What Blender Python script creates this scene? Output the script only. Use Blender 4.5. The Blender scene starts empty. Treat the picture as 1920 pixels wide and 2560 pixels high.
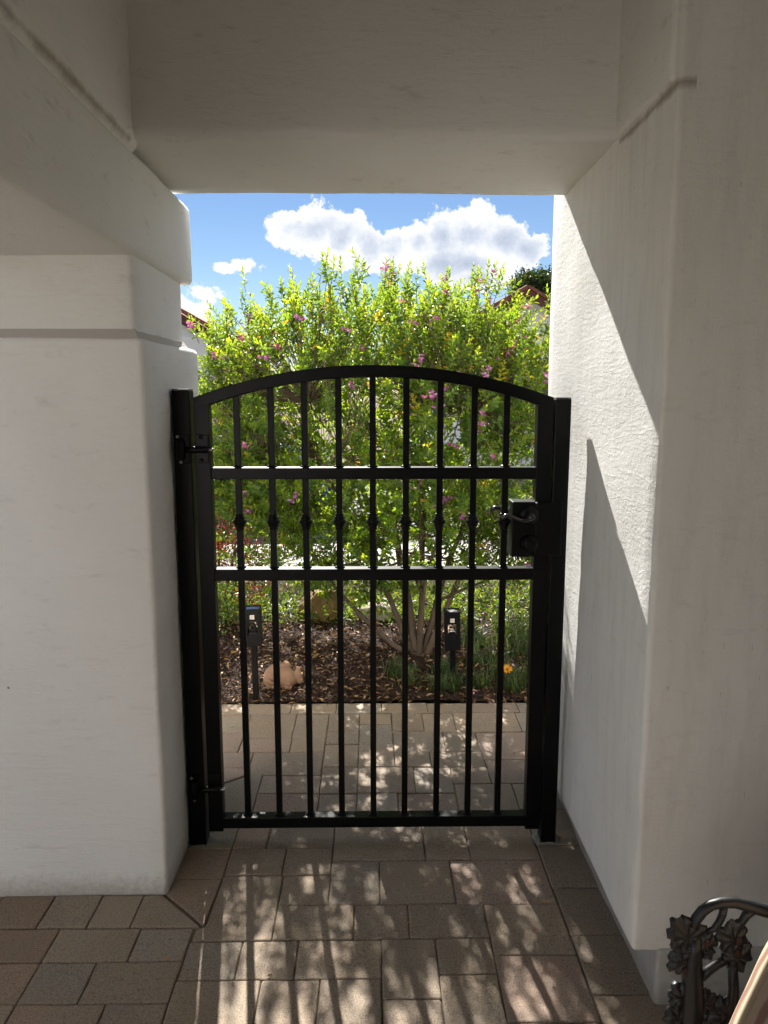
import bpy, bmesh, math, random
import numpy as np
from mathutils import Vector, Matrix, noise as mnoise

random.seed(7)
RNG = np.random.default_rng(11)
scene = bpy.context.scene
COL = scene.collection
R = math.radians

# ------------------------------------------------------------------ camera
cam_data = bpy.data.cameras.new("camera")
cam_data.sensor_fit = 'VERTICAL'
cam_data.sensor_height = 36.0
cam_data.lens = 36.0 * 1923.0 / 2560.0
cam_data.clip_start = 0.05
cam_data.clip_end = 3000.0
cam = bpy.data.objects.new("camera", cam_data)
COL.objects.link(cam)
cam.location = (0.0, 0.0, 1.5)
cam.rotation_euler = (R(90 - 8.8), 0.0, R(-0.83))
scene.camera = cam

# ------------------------------------------------------------------ exposure / render settings
vs = scene.view_settings
vs.view_transform = 'Standard'
vs.look = 'None'
vs.gamma = 1.0
vs.use_curve_mapping = False
vs.exposure = 3.06
scene.render.engine = 'CYCLES'
cy = scene.cycles
cy.use_denoising = True
cy.max_bounces = 8
cy.diffuse_bounces = 5
cy.glossy_bounces = 4
cy.transmission_bounces = 6
cy.transparent_max_bounces = 6
cy.adaptive_threshold = 0.02
cy.sample_clamp_indirect = 8.0
cy.caustics_reflective = False
cy.caustics_refractive = False

# ------------------------------------------------------------------ sun
SUN_DIR = Vector((0.165, -1.0, -0.78)).normalized()      # the way the light travels
sun_data = bpy.data.lights.new("sun", 'SUN')
sun_data.energy = 2.0
sun_data.angle = R(0.53)
sun_data.color = (1.0, 0.96, 0.90)
sun = bpy.data.objects.new("sun", sun_data)
COL.objects.link(sun)
sun.rotation_euler = SUN_DIR.to_track_quat('-Z', 'Y').to_euler()
sun.location = (-2, 10, 9)

# ------------------------------------------------------------------ node helper
class NT:
    def __init__(self, tree):
        self.t = tree
        tree.nodes.clear()
    def n(self, typ, **kw):
        nd = self.t.nodes.new(typ)
        ins = kw.pop('ins', {})
        for k, v in kw.items():
            setattr(nd, k, v)
        for k, v in ins.items():
            self.put(nd.inputs[k], v)
        return nd
    def put(self, sock, v):
        if isinstance(v, bpy.types.NodeSocket):
            self.t.links.new(v, sock)
        else:
            sock.default_value = v
    def math(self, op, a, b=0.0, c=0.0, clamp=False):
        nd = self.t.nodes.new('ShaderNodeMath')
        nd.operation = op
        nd.use_clamp = clamp
        self.put(nd.inputs[0], a); self.put(nd.inputs[1], b); self.put(nd.inputs[2], c)
        return nd.outputs[0]
    def mix(self, fac, a, b, blend='MIX'):
        nd = self.t.nodes.new('ShaderNodeMix')
        nd.data_type = 'RGBA'
        nd.blend_type = blend
        self.put(nd.inputs[0], fac); self.put(nd.inputs[6], a); self.put(nd.inputs[7], b)
        return nd.outputs[2]
    def ramp(self, fac, stops, interp='LINEAR'):
        nd = self.t.nodes.new('ShaderNodeValToRGB')
        nd.color_ramp.interpolation = interp
        el = nd.color_ramp.elements
        while len(el) < len(stops):
            el.new(0.5)
        for e, (p, c) in zip(el, stops):
            e.position = p
            e.color = c if len(c) == 4 else (*c, 1.0)
        self.put(nd.inputs[0], fac)
        return nd.outputs[0]
    def noise(self, vec, scale, detail=4.0, rough=0.55, dist=0.0):
        nd = self.n('ShaderNodeTexNoise', ins={'Scale': scale, 'Detail': detail, 'Roughness': rough, 'Distortion': dist})
        if vec is not None:
            self.put(nd.inputs['Vector'], vec)
        return nd.outputs[0]
    def mapping(self, vec, scale=(1, 1, 1), rot=(0, 0, 0), loc=(0, 0, 0)):
        nd = self.n('ShaderNodeMapping', ins={'Vector': vec, 'Scale': scale, 'Rotation': rot, 'Location': loc})
        return nd.outputs[0]

# ------------------------------------------------------------------ sky: Nishita with cumulus clouds
world = bpy.data.worlds.new("World")
scene.world = world
world.use_nodes = True
w = NT(world.node_tree)
world.cycles.sampling_method = 'MANUAL'
world.cycles.sample_map_resolution = 512
sky = w.n('ShaderNodeTexSky', sky_type='NISHITA', sun_disc=False)
sky.sun_elevation = math.asin(-SUN_DIR.z)
sky.sun_rotation = math.atan2(-SUN_DIR.x, -SUN_DIR.y)
sky.altitude = 300.0
sky.air_density = 1.0
sky.dust_density = 0.0
sky.ozone_density = 2.0
SKY_STRENGTH = 0.05
CLOUD = 2.55
hsv = w.n('ShaderNodeHueSaturation', ins={'Hue': 0.508, 'Saturation': 1.12, 'Value': 0.25, 'Color': sky.outputs[0]})
tc = w.n('ShaderNodeTexCoord')
sep = w.n('ShaderNodeSeparateXYZ', ins={0: tc.outputs['Generated']})
u = w.math('ARCTAN2', sep.outputs[0], sep.outputs[1])
v = w.math('ARCSINE', sep.outputs[2])
clouds = [(-0.0971, 0.1976, 0.0373, 0.0253), (-0.0657, 0.2008, 0.0421, 0.0301), (-0.04, 0.1852, 0.0421, 0.0331),
          (-0.0084, 0.172, 0.0361, 0.0253), (0.0263, 0.1747, 0.0361, 0.0229), (0.0581, 0.1826, 0.0331, 0.0271),
          (0.0896, 0.1903, 0.0361, 0.0289), (0.1239, 0.195, 0.0451, 0.0313), (0.1582, 0.1809, 0.0433, 0.0301),
          (0.1894, 0.1721, 0.0313, 0.0229), (0.1188, 0.1576, 0.0903, 0.0271), (0.1363, 0.141, 0.0542, 0.0181),
          ]
small_clouds = [(-0.188, 0.1488, 0.0200, 0.0090), (-0.1575, 0.1551, 0.0200, 0.0125), (-0.2052, 0.117, 0.0240, 0.0200),
                (-0.2179, 0.103, 0.0260, 0.014), (-0.26, 0.10, 0.05, 0.018)]
n_big = len(clouds)
clouds += small_clouds
uv = w.n('ShaderNodeCombineXYZ', ins={0: u, 1: v, 2: 0.0}).outputs[0]
best = big = None
for ic, (cu, cv, ca, cb) in enumerate(clouds):
    d_ = w.n('ShaderNodeVectorMath', operation='SUBTRACT', ins={0: uv, 1: (cu, cv, 0)}).outputs[0]
    d_ = w.n('ShaderNodeVectorMath', operation='MULTIPLY', ins={0: d_, 1: (1 / ca, 1 / cb, 0)}).outputs[0]
    rr = w.n('ShaderNodeVectorMath', operation='LENGTH', ins={0: d_}).outputs['Value']
    if ic >= n_big: rr = w.math('ADD', w.math('MULTIPLY', rr, 0.62), 0.52)
    best = rr if best is None else w.math('SMOOTH_MIN', best, rr, 0.25)
    if ic == n_big - 1: big = best
best = w.math('SUBTRACT', 1.0, best)
n1 = w.noise(tc.outputs['Generated'], 38.0, 7.0, 0.66, 0.0)
n3 = w.noise(tc.outputs['Generated'], 20.0, 2.0, 0.5, 0.0)
dens = w.math('ADD', best, w.math('MULTIPLY', w.math('SUBTRACT', n1, 0.5), 1.9))
cover = w.n('ShaderNodeMapRange', interpolation_type='SMOOTHSTEP', ins={0: dens, 1: -0.04, 2: 0.15, 3: 0.0, 4: 1.0}).outputs[0]
core = w.math('ADD', w.math('SUBTRACT', 1.0, big), w.math('MULTIPLY', w.math('SUBTRACT', n1, 0.5), 1.5))
# unseen cumulus added over the rest of the dome to lift ambient light
far = w.n('ShaderNodeVectorMath', operation='LENGTH', ins={0: w.n('ShaderNodeVectorMath', operation='MULTIPLY', ins={0: uv, 1: (2.2, 2.2, 0)}).outputs[0]}).outputs['Value']
away = w.n('ShaderNodeMapRange', interpolation_type='SMOOTHSTEP', ins={0: far, 1: 0.72, 2: 1.15, 3: 0.0, 4: 1.0}).outputs[0]
n4 = w.noise(tc.outputs['Generated'], 3.4, 5.0, 0.60, 0.0)
cov2 = w.n('ShaderNodeMapRange', interpolation_type='SMOOTHSTEP', ins={0: n4, 1: 0.47, 2: 0.57, 3: 0.0, 4: 1.0}).outputs[0]
cover = w.math('MAXIMUM', cover, w.math('MULTIPLY', cov2, away))
thick = w.math('ADD', w.math('MULTIPLY', core, 0.85), w.math('MULTIPLY', w.math('SUBTRACT', n3, 0.5), 1.5))
ccol = w.ramp(thick, [(0.0, (1, 1, 1)), (0.33, (.94, .96, .99)), (0.64, (.68, .74, .85)), (1.0, (.50, .57, .71))])
ccol = w.mix(1.0, ccol, (CLOUD, CLOUD, CLOUD, 1), 'MULTIPLY')
skycol = w.mix(cover, hsv.outputs[0], ccol)
bg = w.n('ShaderNodeBackground', ins={'Color': skycol, 'Strength': SKY_STRENGTH})
wout = w.n('ShaderNodeOutputWorld', ins={'Surface': bg.outputs[0]})

# ------------------------------------------------------------------ object helpers
def tag(o, label=None, category=None, group=None, kind=None):
    if label: o['label'] = label
    if category: o['category'] = category
    if group: o['group'] = group
    if kind: o['kind'] = kind
    return o

def link(name, me, mats, parent=None, smooth=False, loc=None):
    o = bpy.data.objects.new(name, me)
    COL.objects.link(o)
    if not isinstance(mats, (list, tuple)):
        mats = [mats]
    if len(me.materials) == 0:
        for m in mats:
            me.materials.append(m)
    if parent is not None:
        o.parent = parent
    if loc is not None:
        o.location = loc
    if smooth:
        me.shade_smooth()
    return o

def empty(name, loc=(0, 0, 0), rz=0.0):
    o = bpy.data.objects.new(name, None)
    COL.objects.link(o)
    o.empty_display_size = 0.1
    o.location = loc
    o.rotation_euler = (0, 0, rz)
    return o

def from_bm(name, bm, mats, parent=None, smooth=False, loc=None):
    bmesh.ops.recalc_face_normals(bm, faces=bm.faces)
    me = bpy.data.meshes.new(name)
    bm.to_mesh(me)
    bm.free()
    return link(name, me, mats, parent, smooth, loc)

def from_arrays(name, verts, faces, mats, parent=None, smooth=False, var=None, mat_idx=None):
    me = bpy.data.meshes.new(name)
    verts = np.asarray(verts, dtype=np.float32)
    faces = np.asarray(faces, dtype=np.int32)
    k = faces.shape[1]
    me.vertices.add(len(verts)); me.vertices.foreach_set('co', verts.ravel())
    me.loops.add(faces.size); me.loops.foreach_set('vertex_index', faces.ravel())
    me.polygons.add(len(faces))
    me.polygons.foreach_set('loop_start', np.arange(0, faces.size, k, dtype=np.int32))
    me.polygons.foreach_set('loop_total', np.full(len(faces), k, dtype=np.int32))
    if mat_idx is not None:
        me.polygons.foreach_set('material_index', np.asarray(mat_idx, dtype=np.int32))
    me.update(calc_edges=True)
    if var is not None:
        at = me.attributes.new('var', 'FLOAT', 'POINT')
        at.data.foreach_set('value', np.asarray(var, dtype=np.float32))
    return link(name, me, mats, parent, smooth)

def add_box(bm, x0, x1, y0, y1, z0, z1, bev=0.0, seg=2):
    r = bmesh.ops.create_cube(bm, size=1.0)
    vsn = r['verts']
    for q in vsn:
        q.co = Vector(((x0 + x1) / 2 + q.co.x * (x1 - x0), (y0 + y1) / 2 + q.co.y * (y1 - y0), (z0 + z1) / 2 + q.co.z * (z1 - z0)))
    if bev > 0:
        ed = list({e for q in vsn for e in q.link_edges})
        bmesh.ops.bevel(bm, geom=ed, offset=bev, segments=seg, profile=0.5, affect='EDGES')

def box(name, x0, x1, y0, y1, z0, z1, mat, parent=None, bev=0.0, seg=2, smooth=False):
    bm = bmesh.new()
    add_box(bm, x0, x1, y0, y1, z0, z1, bev, seg)
    return from_bm(name, bm, mat, parent, smooth)

def tube_arrays(pts, rads, sides=8, cap=True, flat=1.0):
    pts = [Vector(p) for p in pts]
    n = len(pts)
    if not hasattr(rads, '__len__'):
        rads = [rads] * n
    V, F = [], []
    up = Vector((0, 0, 1))
    prev = None
    for i, p in enumerate(pts):
        d = (pts[min(i + 1, n - 1)] - pts[max(i - 1, 0)])
        d = d.normalized() if d.length > 1e-9 else Vector((0, 0, 1))
        if prev is None:
            ref = up if abs(d.z) < 0.9 else Vector((0, 1, 0))
            a = d.cross(ref).normalized()
        else:
            a = (prev - d * prev.dot(d)).normalized()
        prev = a
        b = d.cross(a)
        for k in range(sides):
            t = 2 * math.pi * k / sides
            V.append(p + a * (math.cos(t) * rads[i]) + b * (math.sin(t) * rads[i] * flat))
    for i in range(n - 1):
        for k in range(sides):
            k2 = (k + 1) % sides
            F.append((i * sides + k, i * sides + k2, (i + 1) * sides + k2, (i + 1) * sides + k))
    caps = []
    if cap:
        caps = [tuple(range(sides))[::-1], tuple((n - 1) * sides + k for k in range(sides))]
    return V, F, caps

def add_tube(bm, pts, rads, sides=8, cap=True, flat=1.0):
    V, F, caps = tube_arrays(pts, rads, sides, cap, flat)
    vv = [bm.verts.new(q) for q in V]
    for f in F + caps:
        try:
            bm.faces.new([vv[i] for i in f])
        except ValueError:
            pass

def tube(name, pts, rads, mat, parent=None, sides=8, smooth=True, flat=1.0):
    bm = bmesh.new()
    add_tube(bm, pts, rads, sides, True, flat)
    return from_bm(name, bm, mat, parent, smooth)

def add_lathe(bm, prof, center, axis='Z', sides=24):
    """prof: list of (radius, height)"""
    rings = []
    for r, h in prof:
        ring = []
        for k in range(sides):
            t = 2 * math.pi * k / sides
            c, s = math.cos(t) * r, math.sin(t) * r
            p = {'Z': (c, s, h), 'Y': (c, h, s), 'X': (h, c, s)}[axis]
            ring.append(bm.verts.new(Vector(center) + Vector(p)))
        rings.append(ring)
    for a, b in zip(rings, rings[1:]):
        for k in range(sides):
            bm.faces.new((a[k], a[(k + 1) % sides], b[(k + 1) % sides], b[k]))
    bm.faces.new(rings[0][::-1])
    bm.faces.new(rings[-1])

def stucco_block(name, ext, mat, parent, bev=0.02, seg=4, res=0.05, amp=0.003, seed=0.0, skip=()):
    x0, x1, y0, y1, z0, z1 = ext
    bm = bmesh.new()
    add_box(bm, x0, x1, y0, y1, z0, z1, bev, seg)
    for ax, (a, b) in enumerate(((x0, x1), (y0, y1), (z0, z1))):
        a += bev; b -= bev
        m = min(max(1, int((b - a) / res)), 70)
        nrm = Vector((0, 0, 0)); nrm[ax] = 1.0
        for k in range(1, m):
            co = Vector((0, 0, 0)); co[ax] = a + (b - a) * k / m
            bmesh.ops.bisect_plane(bm, geom=bm.verts[:] + bm.edges[:] + bm.faces[:], plane_co=co, plane_no=nrm)
    bm.normal_update()
    for q in bm.verts:
        p = q.co
        dn = mnoise.noise(p * 2.3 + Vector((seed, 0, 0))) * 1.4 + mnoise.noise(p * 7.0 + Vector((0, seed, 0))) * 0.7 + mnoise.noise(p * 19.0) * 0.3
        q.co = p + q.normal * (dn * amp)
    return from_bm(name, bm, mat, parent, smooth=True)

# ------------------------------------------------------------------ materials
def new_mat(name):
    m = bpy.data.materials.new(name)
    m.use_nodes = True
    return m, NT(m.node_tree)

def finish(nt, shader):
    nt.n('ShaderNodeOutputMaterial', ins={'Surface': shader})

def mat_stucco(name, base=(0.81, 0.805, 0.785), streak=0.0, dirt=0.35, trowel=0.0036, crease=True):
    m, t = new_mat(name)
    P = t.n('ShaderNodeNewGeometry').outputs['Position']
    xyz = t.n('ShaderNodeSeparateXYZ', ins={0: P})
    big = t.noise(P, 1.7, 5, 0.6)
    col = t.mix(t.ramp(big, [(0.3, (0, 0, 0)), (0.75, (1, 1, 1))]), (*base, 1), (base[0] * .91, base[1] * .90, base[2] * .88, 1))
    # grey scuffs, stretched along the trowel strokes
    sc = t.noise(t.mapping(P, (3.0, 3.0, 9.0), (0.35, 0.5, 0.2)), 3.2, 7, 0.70, 0.4)
    scm = t.ramp(sc, [(0.58, (0, 0, 0)), (0.76, (1, 1, 1))])
    col = t.mix(t.math('MULTIPLY', scm, dirt), col, (0.45, 0.42, 0.38, 1))
    fine = t.noise(P, 55, 4, 0.7)
    if streak > 0:
        st = t.noise(t.mapping(P, (15, 15, 2.6)), 1.5, 7, 0.70)
        stm = t.ramp(st, [(0.46, (0, 0, 0)), (0.70, (1, 1, 1))])
        col = t.mix(t.math('MULTIPLY', stm, streak), col, (0.50, 0.485, 0.45, 1))
        sp = t.noise(t.mapping(P, (34, 34, 7)), 2.4, 4, 0.6)
        spm = t.ramp(sp, [(0.69, (0, 0, 0)), (0.74, (1, 1, 1))])
        col = t.mix(t.math('MULTIPLY', spm, 0.45), col, (0.33, 0.31, 0.28, 1))
    # soil splashed up from the paving, then a ragged dark line along the joint atop the pillars
    spl = t.n('ShaderNodeMapRange', ins={0: t.math('ADD', xyz.outputs[2], t.math('MULTIPLY', t.math('SUBTRACT', fine, 0.5), 0.10)), 1: 0.0, 2: 0.075, 3: 0.55, 4: 0.0}).outputs[0]
    col = t.mix(spl, col, (0.24, 0.20, 0.16, 1))
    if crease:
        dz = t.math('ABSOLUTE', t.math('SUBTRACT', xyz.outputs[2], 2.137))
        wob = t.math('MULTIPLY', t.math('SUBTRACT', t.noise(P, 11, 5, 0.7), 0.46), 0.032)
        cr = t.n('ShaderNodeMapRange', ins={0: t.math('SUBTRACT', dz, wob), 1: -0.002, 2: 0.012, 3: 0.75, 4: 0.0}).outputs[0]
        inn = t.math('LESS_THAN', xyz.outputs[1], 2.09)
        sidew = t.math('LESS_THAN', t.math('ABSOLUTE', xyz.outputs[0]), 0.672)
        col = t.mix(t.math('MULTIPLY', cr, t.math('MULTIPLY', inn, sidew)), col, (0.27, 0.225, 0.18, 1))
    # fly specks
    vo = t.n('ShaderNodeTexVoronoi', ins={'Vector': P, 'Scale': 7.0})
    dot = t.math('LESS_THAN', vo.outputs['Distance'], 0.026)
    pick = t.math('GREATER_THAN', t.n('ShaderNodeSeparateColor', ins={0: vo.outputs['Color']}).outputs[0], 0.60)
    col = t.mix(t.math('MULTIPLY', t.math('MULTIPLY', dot, pick), 0.75), col, (0.12, 0.10, 0.09, 1))
    # relief: sandy grain, trowel strokes with torn edges, and hairline cracks
    grain = t.noise(P, 150, 2, 0.6)
    strokes = t.noise(t.mapping(P, (2.0, 2.0, 13.0), (0.4, 0.6, 0.3)), 4.5, 7, 0.66, 0.6)
    ridge = t.ramp(t.noise(t.mapping(P, (1.4, 1.4, 5.0), (-0.5, 0.7, 0.2)), 3.0, 3, 0.5, 0.8), [(0.485, (0, 0, 0)), (0.505, (1, 1, 1)), (0.53, (0, 0, 0))])
    h = t.math('ADD', t.math('MULTIPLY', grain, 0.0009), t.math('ADD', t.math('MULTIPLY', strokes, trowel), t.math('MULTIPLY', ridge, trowel * 0.16)))
    h = t.math('ADD', h, t.math('MULTIPLY', fine, 0.0010))
    bump = t.n('ShaderNodeBump', ins={'Strength': 0.85, 'Distance': 1.0, 'Height': h})
    b = t.n('ShaderNodeBsdfPrincipled', ins={'Base Color': col, 'Roughness': 0.88, 'Specular IOR Level': 0.25, 'Normal': bump.outputs[0]})
    finish(t, b.outputs[0])
    return m

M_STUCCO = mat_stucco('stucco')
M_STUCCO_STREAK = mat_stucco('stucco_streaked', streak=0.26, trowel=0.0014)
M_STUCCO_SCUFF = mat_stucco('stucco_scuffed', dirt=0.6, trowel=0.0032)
M_LEDGE = mat_stucco('stucco_ledge_grey', base=(0.50, 0.47, 0.43), dirt=0.9)  # darker grey stucco for the sloped ledge
M_FOOTING = mat_stucco('footing', base=(0.40, 0.39, 0.37), streak=0.5, dirt=0.5)

def mat_simple(name, col, rough=0.6, spec=0.4, metal=0.0, bump=None, var=0.0, vscale=12.0):
    m, t = new_mat(name)
    P = t.n('ShaderNodeNewGeometry').outputs['Position']
    c = (*col, 1)
    if var > 0:
        c = t.mix(t.noise(P, vscale, 5, 0.6), tuple(x * (1 - var) for x in col) + (1,), tuple(min(1, x * (1 + var)) for x in col) + (1,))
    ins = {'Base Color': c, 'Roughness': rough, 'Specular IOR Level': spec, 'Metallic': metal}
    if bump:
        bn = t.n('ShaderNodeBump', ins={'Strength': 0.7, 'Distance': bump[1], 'Height': t.noise(P, bump[0], 5, 0.6)})
        ins['Normal'] = bn.outputs[0]
    b = t.n('ShaderNodeBsdfPrincipled', ins=ins)
    finish(t, b.outputs[0])
    return m

M_IRON = mat_simple('black_powder_coat', (0.0022, 0.0025, 0.003), rough=0.36, spec=0.16, bump=(420, 0.00012))
M_IRON_DARK = mat_simple('black_hardware', (0.002, 0.002, 0.0022), rough=0.40, spec=0.18)
M_LEVER = mat_simple('polished_black_lever', (0.018, 0.017, 0.017), rough=0.22, spec=0.6)
M_STEEL = mat_simple('zinc_bolt', (0.45, 0.41, 0.37), rough=0.35, metal=1.0)
M_MORTAR = mat_simple('mortar', (0.22, 0.21, 0.19), rough=0.95, spec=0.2, bump=(60, 0.004), var=0.2, vscale=30)
M_SAND = mat_simple('joint_sand', (0.15, 0.12, 0.085), rough=1.0, spec=0.1, bump=(180, 0.003), var=0.3, vscale=60)

def mat_paver(name, a, b, c):
    m, t = new_mat(name)
    P = t.n('ShaderNodeNewGeometry').outputs['Position']
    rnd = t.n('ShaderNodeObjectInfo').outputs['Random']
    off = t.n('ShaderNodeCombineXYZ', ins={0: t.math('MULTIPLY', rnd, 31.0), 1: t.math('MULTIPLY', rnd, 17.0), 2: 0.0})
    Q = t.n('ShaderNodeVectorMath', operation='ADD', ins={0: P, 1: off.outputs[0]}).outputs[0]
    patch = t.noise(Q, 7.0, 5, 0.6, 0.3)
    col = t.ramp(patch, [(0.32, a), (0.50, b), (0.66, c)])
    tint = t.math('ADD', 0.88, t.math('MULTIPLY', rnd, 0.24))
    col = t.mix(1.0, col, t.n('ShaderNodeCombineColor', ins={0: tint, 1: tint, 2: tint}).outputs[0], 'MULTIPLY')
    g1 = t.noise(Q, 260, 3, 0.65)
    g2 = t.noise(Q, 90, 4, 0.7)
    col = t.mix(t.math('MULTIPLY', t.ramp(g1, [(0.34, (1, 1, 1)), (0.48, (0, 0, 0))]), 0.7), col, (0.06, 0.048, 0.04, 1))
    col = t.mix(t.math('MULTIPLY', t.ramp(g1, [(0.60, (0, 0, 0)), (0.72, (1, 1, 1))]), 0.55), col, (0.50, 0.45, 0.38, 1))
    col = t.mix(t.math('MULTIPLY', t.ramp(g2, [(0.34, (1, 1, 1)), (0.44, (0, 0, 0))]), 0.35), col, (0.05, 0.045, 0.04, 1))
    h = t.math('ADD', t.math('MULTIPLY', g1, 0.0012), t.math('MULTIPLY', g2, 0.0016))
    bump = t.n('ShaderNodeBump', ins={'Strength': 0.8, 'Distance': 1.0, 'Height': h})
    s = t.n('ShaderNodeBsdfPrincipled', ins={'Base Color': col, 'Roughness': 0.86, 'Specular IOR Level': 0.3, 'Normal': bump.outputs[0]})
    finish(t, s.outputs[0])
    return m

M_PAVER = {
    'b': mat_paver('paver_brown', (0.269, 0.208, 0.149), (0.298, 0.233, 0.169), (0.286, 0.233, 0.177)),
    'g': mat_paver('paver_grey', (0.275, 0.230, 0.177), (0.286, 0.241, 0.186), (0.286, 0.227, 0.169)),
    't': mat_paver('paver_tan', (0.286, 0.227, 0.169), (0.326, 0.247, 0.172), (0.320, 0.233, 0.155)),
    'p': mat_paver('paver_pink', (0.269, 0.216, 0.172), (0.298, 0.222, 0.172), (0.309, 0.219, 0.163)),
    'd': mat_paver('paver_dark', (0.235, 0.188, 0.143), (0.260, 0.208, 0.155), (0.280, 0.219, 0.160)),
    'o': mat_paver('paver_rust', (0.246, 0.196, 0.149), (0.275, 0.202, 0.143), (0.286, 0.196, 0.132)),
}

def mat_leaf(name, stops, trans=0.45, rough=0.42, spec=0.4, tgain=1.25):
    m, t = new_mat(name)
    at = t.n('ShaderNodeAttribute', attribute_name='var').outputs['Fac']
    col = t.ramp(at, stops)
    b = t.n('ShaderNodeBsdfPrincipled', ins={'Base Color': col, 'Roughness': rough, 'Specular IOR Level': spec})
    tcol = t.mix(1.0, col, (1.45 * tgain, 1.12 * tgain, 0.40 * tgain, 1), 'MULTIPLY')
    tr = t.n('ShaderNodeBsdfTranslucent', ins={'Color': tcol})
    mx = t.n('ShaderNodeMixShader', ins={0: trans, 1: b.outputs[0], 2: tr.outputs[0]})
    finish(t, mx.outputs[0])
    return m

M_LEAF = mat_leaf('shrub_leaf', [(0.0, (0.035, 0.085, 0.022)), (0.35, (0.080, 0.165, 0.028)), (0.75, (0.155, 0.26, 0.030)), (0.93, (0.22, 0.29, 0.03)), (0.95, (0.45, 0.36, 0.05)), (1.0, (0.46, 0.29, 0.05))], trans=0.60, tgain=1.6)
M_REDLEAF = mat_leaf('red_leaf', [(0.0, (0.035, 0.010, 0.010)), (0.7, (0.10, 0.025, 0.018)), (1.0, (0.25, 0.05, 0.03))], trans=0.4)
M_GRASS = mat_leaf('grass_blade', [(0.0, (0.030, 0.065, 0.020)), (0.6, (0.070, 0.125, 0.035)), (1.0, (0.17, 0.20, 0.07))], trans=0.35)
M_COVER = mat_leaf('ground_cover_leaf', [(0.0, (0.05, 0.11, 0.025)), (0.6, (0.10, 0.19, 0.04)), (1.0, (0.22, 0.30, 0.07))], trans=0.45)
M_TREELEAF = mat_leaf('tree_leaf', [(0.0, (0.012, 0.030, 0.010)), (0.7, (0.030, 0.065, 0.018)), (1.0, (0.08, 0.11, 0.03))], trans=0.3)
M_CHIP = mat_leaf('mulch_chip', [(0.0, (0.020, 0.011, 0.007)), (0.55, (0.065, 0.034, 0.020)), (0.85, (0.10, 0.055, 0.034)), (1.0, (0.14, 0.085, 0.055))], trans=0.0, rough=0.8, spec=0.2, tgain=0.0)
M_LITTER = mat_leaf('dry_leaf', [(0.0, (0.15, 0.075, 0.035)), (0.35, (0.26, 0.145, 0.07)), (0.7, (0.36, 0.24, 0.13)), (0.9, (0.45, 0.25, 0.06)), (1.0, (0.42, 0.24, 0.32))], trans=0.15, rough=0.6, tgain=0.9)
M_BARK = mat_simple('grey_bark', (0.12, 0.088, 0.062), rough=0.9, spec=0.2, bump=(45, 0.006), var=0.35, vscale=14)
M_TWIG = mat_simple('twig', (0.13, 0.095, 0.065), rough=0.85, spec=0.2)
M_SOIL = mat_simple('soil', (0.040, 0.026, 0.018), rough=1.0, spec=0.1, bump=(70, 0.012), var=0.4, vscale=25)
M_TERRA = mat_simple('terracotta', (0.36, 0.215, 0.135), rough=0.85, spec=0.25, bump=(70, 0.004), var=0.28, vscale=22)
M_ROCK = mat_simple('ochre_rock', (0.21, 0.135, 0.055), rough=0.9, spec=0.25, bump=(22, 0.02), var=0.35, vscale=7)

# ------------------------------------------------------------------ ground, bed, street
def grid_sheet(name, x0, x1, y0, y1, nx, ny, zf, mat, kind='structure', parent=None):
    xs = np.linspace(x0, x1, nx); ys = np.linspace(y0, y1, ny)
    V = [(x, y, zf(x, y)) for y in ys for x in xs]
    F = [(j * nx + i, j * nx + i + 1, (j + 1) * nx + i + 1, (j + 1) * nx + i) for j in range(ny - 1) for i in range(nx - 1)]
    o = from_arrays(name, V, F, mat, parent, smooth=True)
    if kind: o['kind'] = kind
    return o

M_GROUND = mat_simple('ground_earth', (0.16, 0.13, 0.09), rough=1.0, spec=0.1, var=0.3, vscale=3, bump=(20, 0.02))
M_CONC = mat_simple('concrete', (0.36, 0.345, 0.315), rough=0.9, spec=0.25, var=0.1, vscale=5, bump=(80, 0.002))
M_ASPH = mat_simple('asphalt', (0.16, 0.155, 0.15), rough=0.9, spec=0.3, var=0.15, vscale=8, bump=(120, 0.004))
grid_sheet('ground', -400, 400, -400, 800, 2, 2, lambda x, y: -0.10, M_GROUND)
def bedz(x, y):
    return 0.006 + 0.014 * mnoise.noise(Vector((x * 2.1, y * 2.1, 3))) + 0.008 * mnoise.noise(Vector((x * 7, y * 7, 1))) + 0.02 * min(max((y - 3.75) / .5, 0), 1)
grid_sheet('planting_bed', -4.0, 5.0, 3.585, 6.0, 120, 60, bedz, M_SOIL)
sw = box('sidewalk', -40, 40, 6.02, 7.6, -0.2, 0.0, M_CONC, bev=0.01); sw['kind'] = 'structure'
st = box('street', -60, 60, 7.6, 13.2, -0.3, -0.085, M_ASPH); st['kind'] = 'structure'
fy = box('front_yard_path', -40, 40, 13.2, 15.6, -0.3, 0.03, M_CONC, bev=0.02); fy['kind'] = 'structure'

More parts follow.
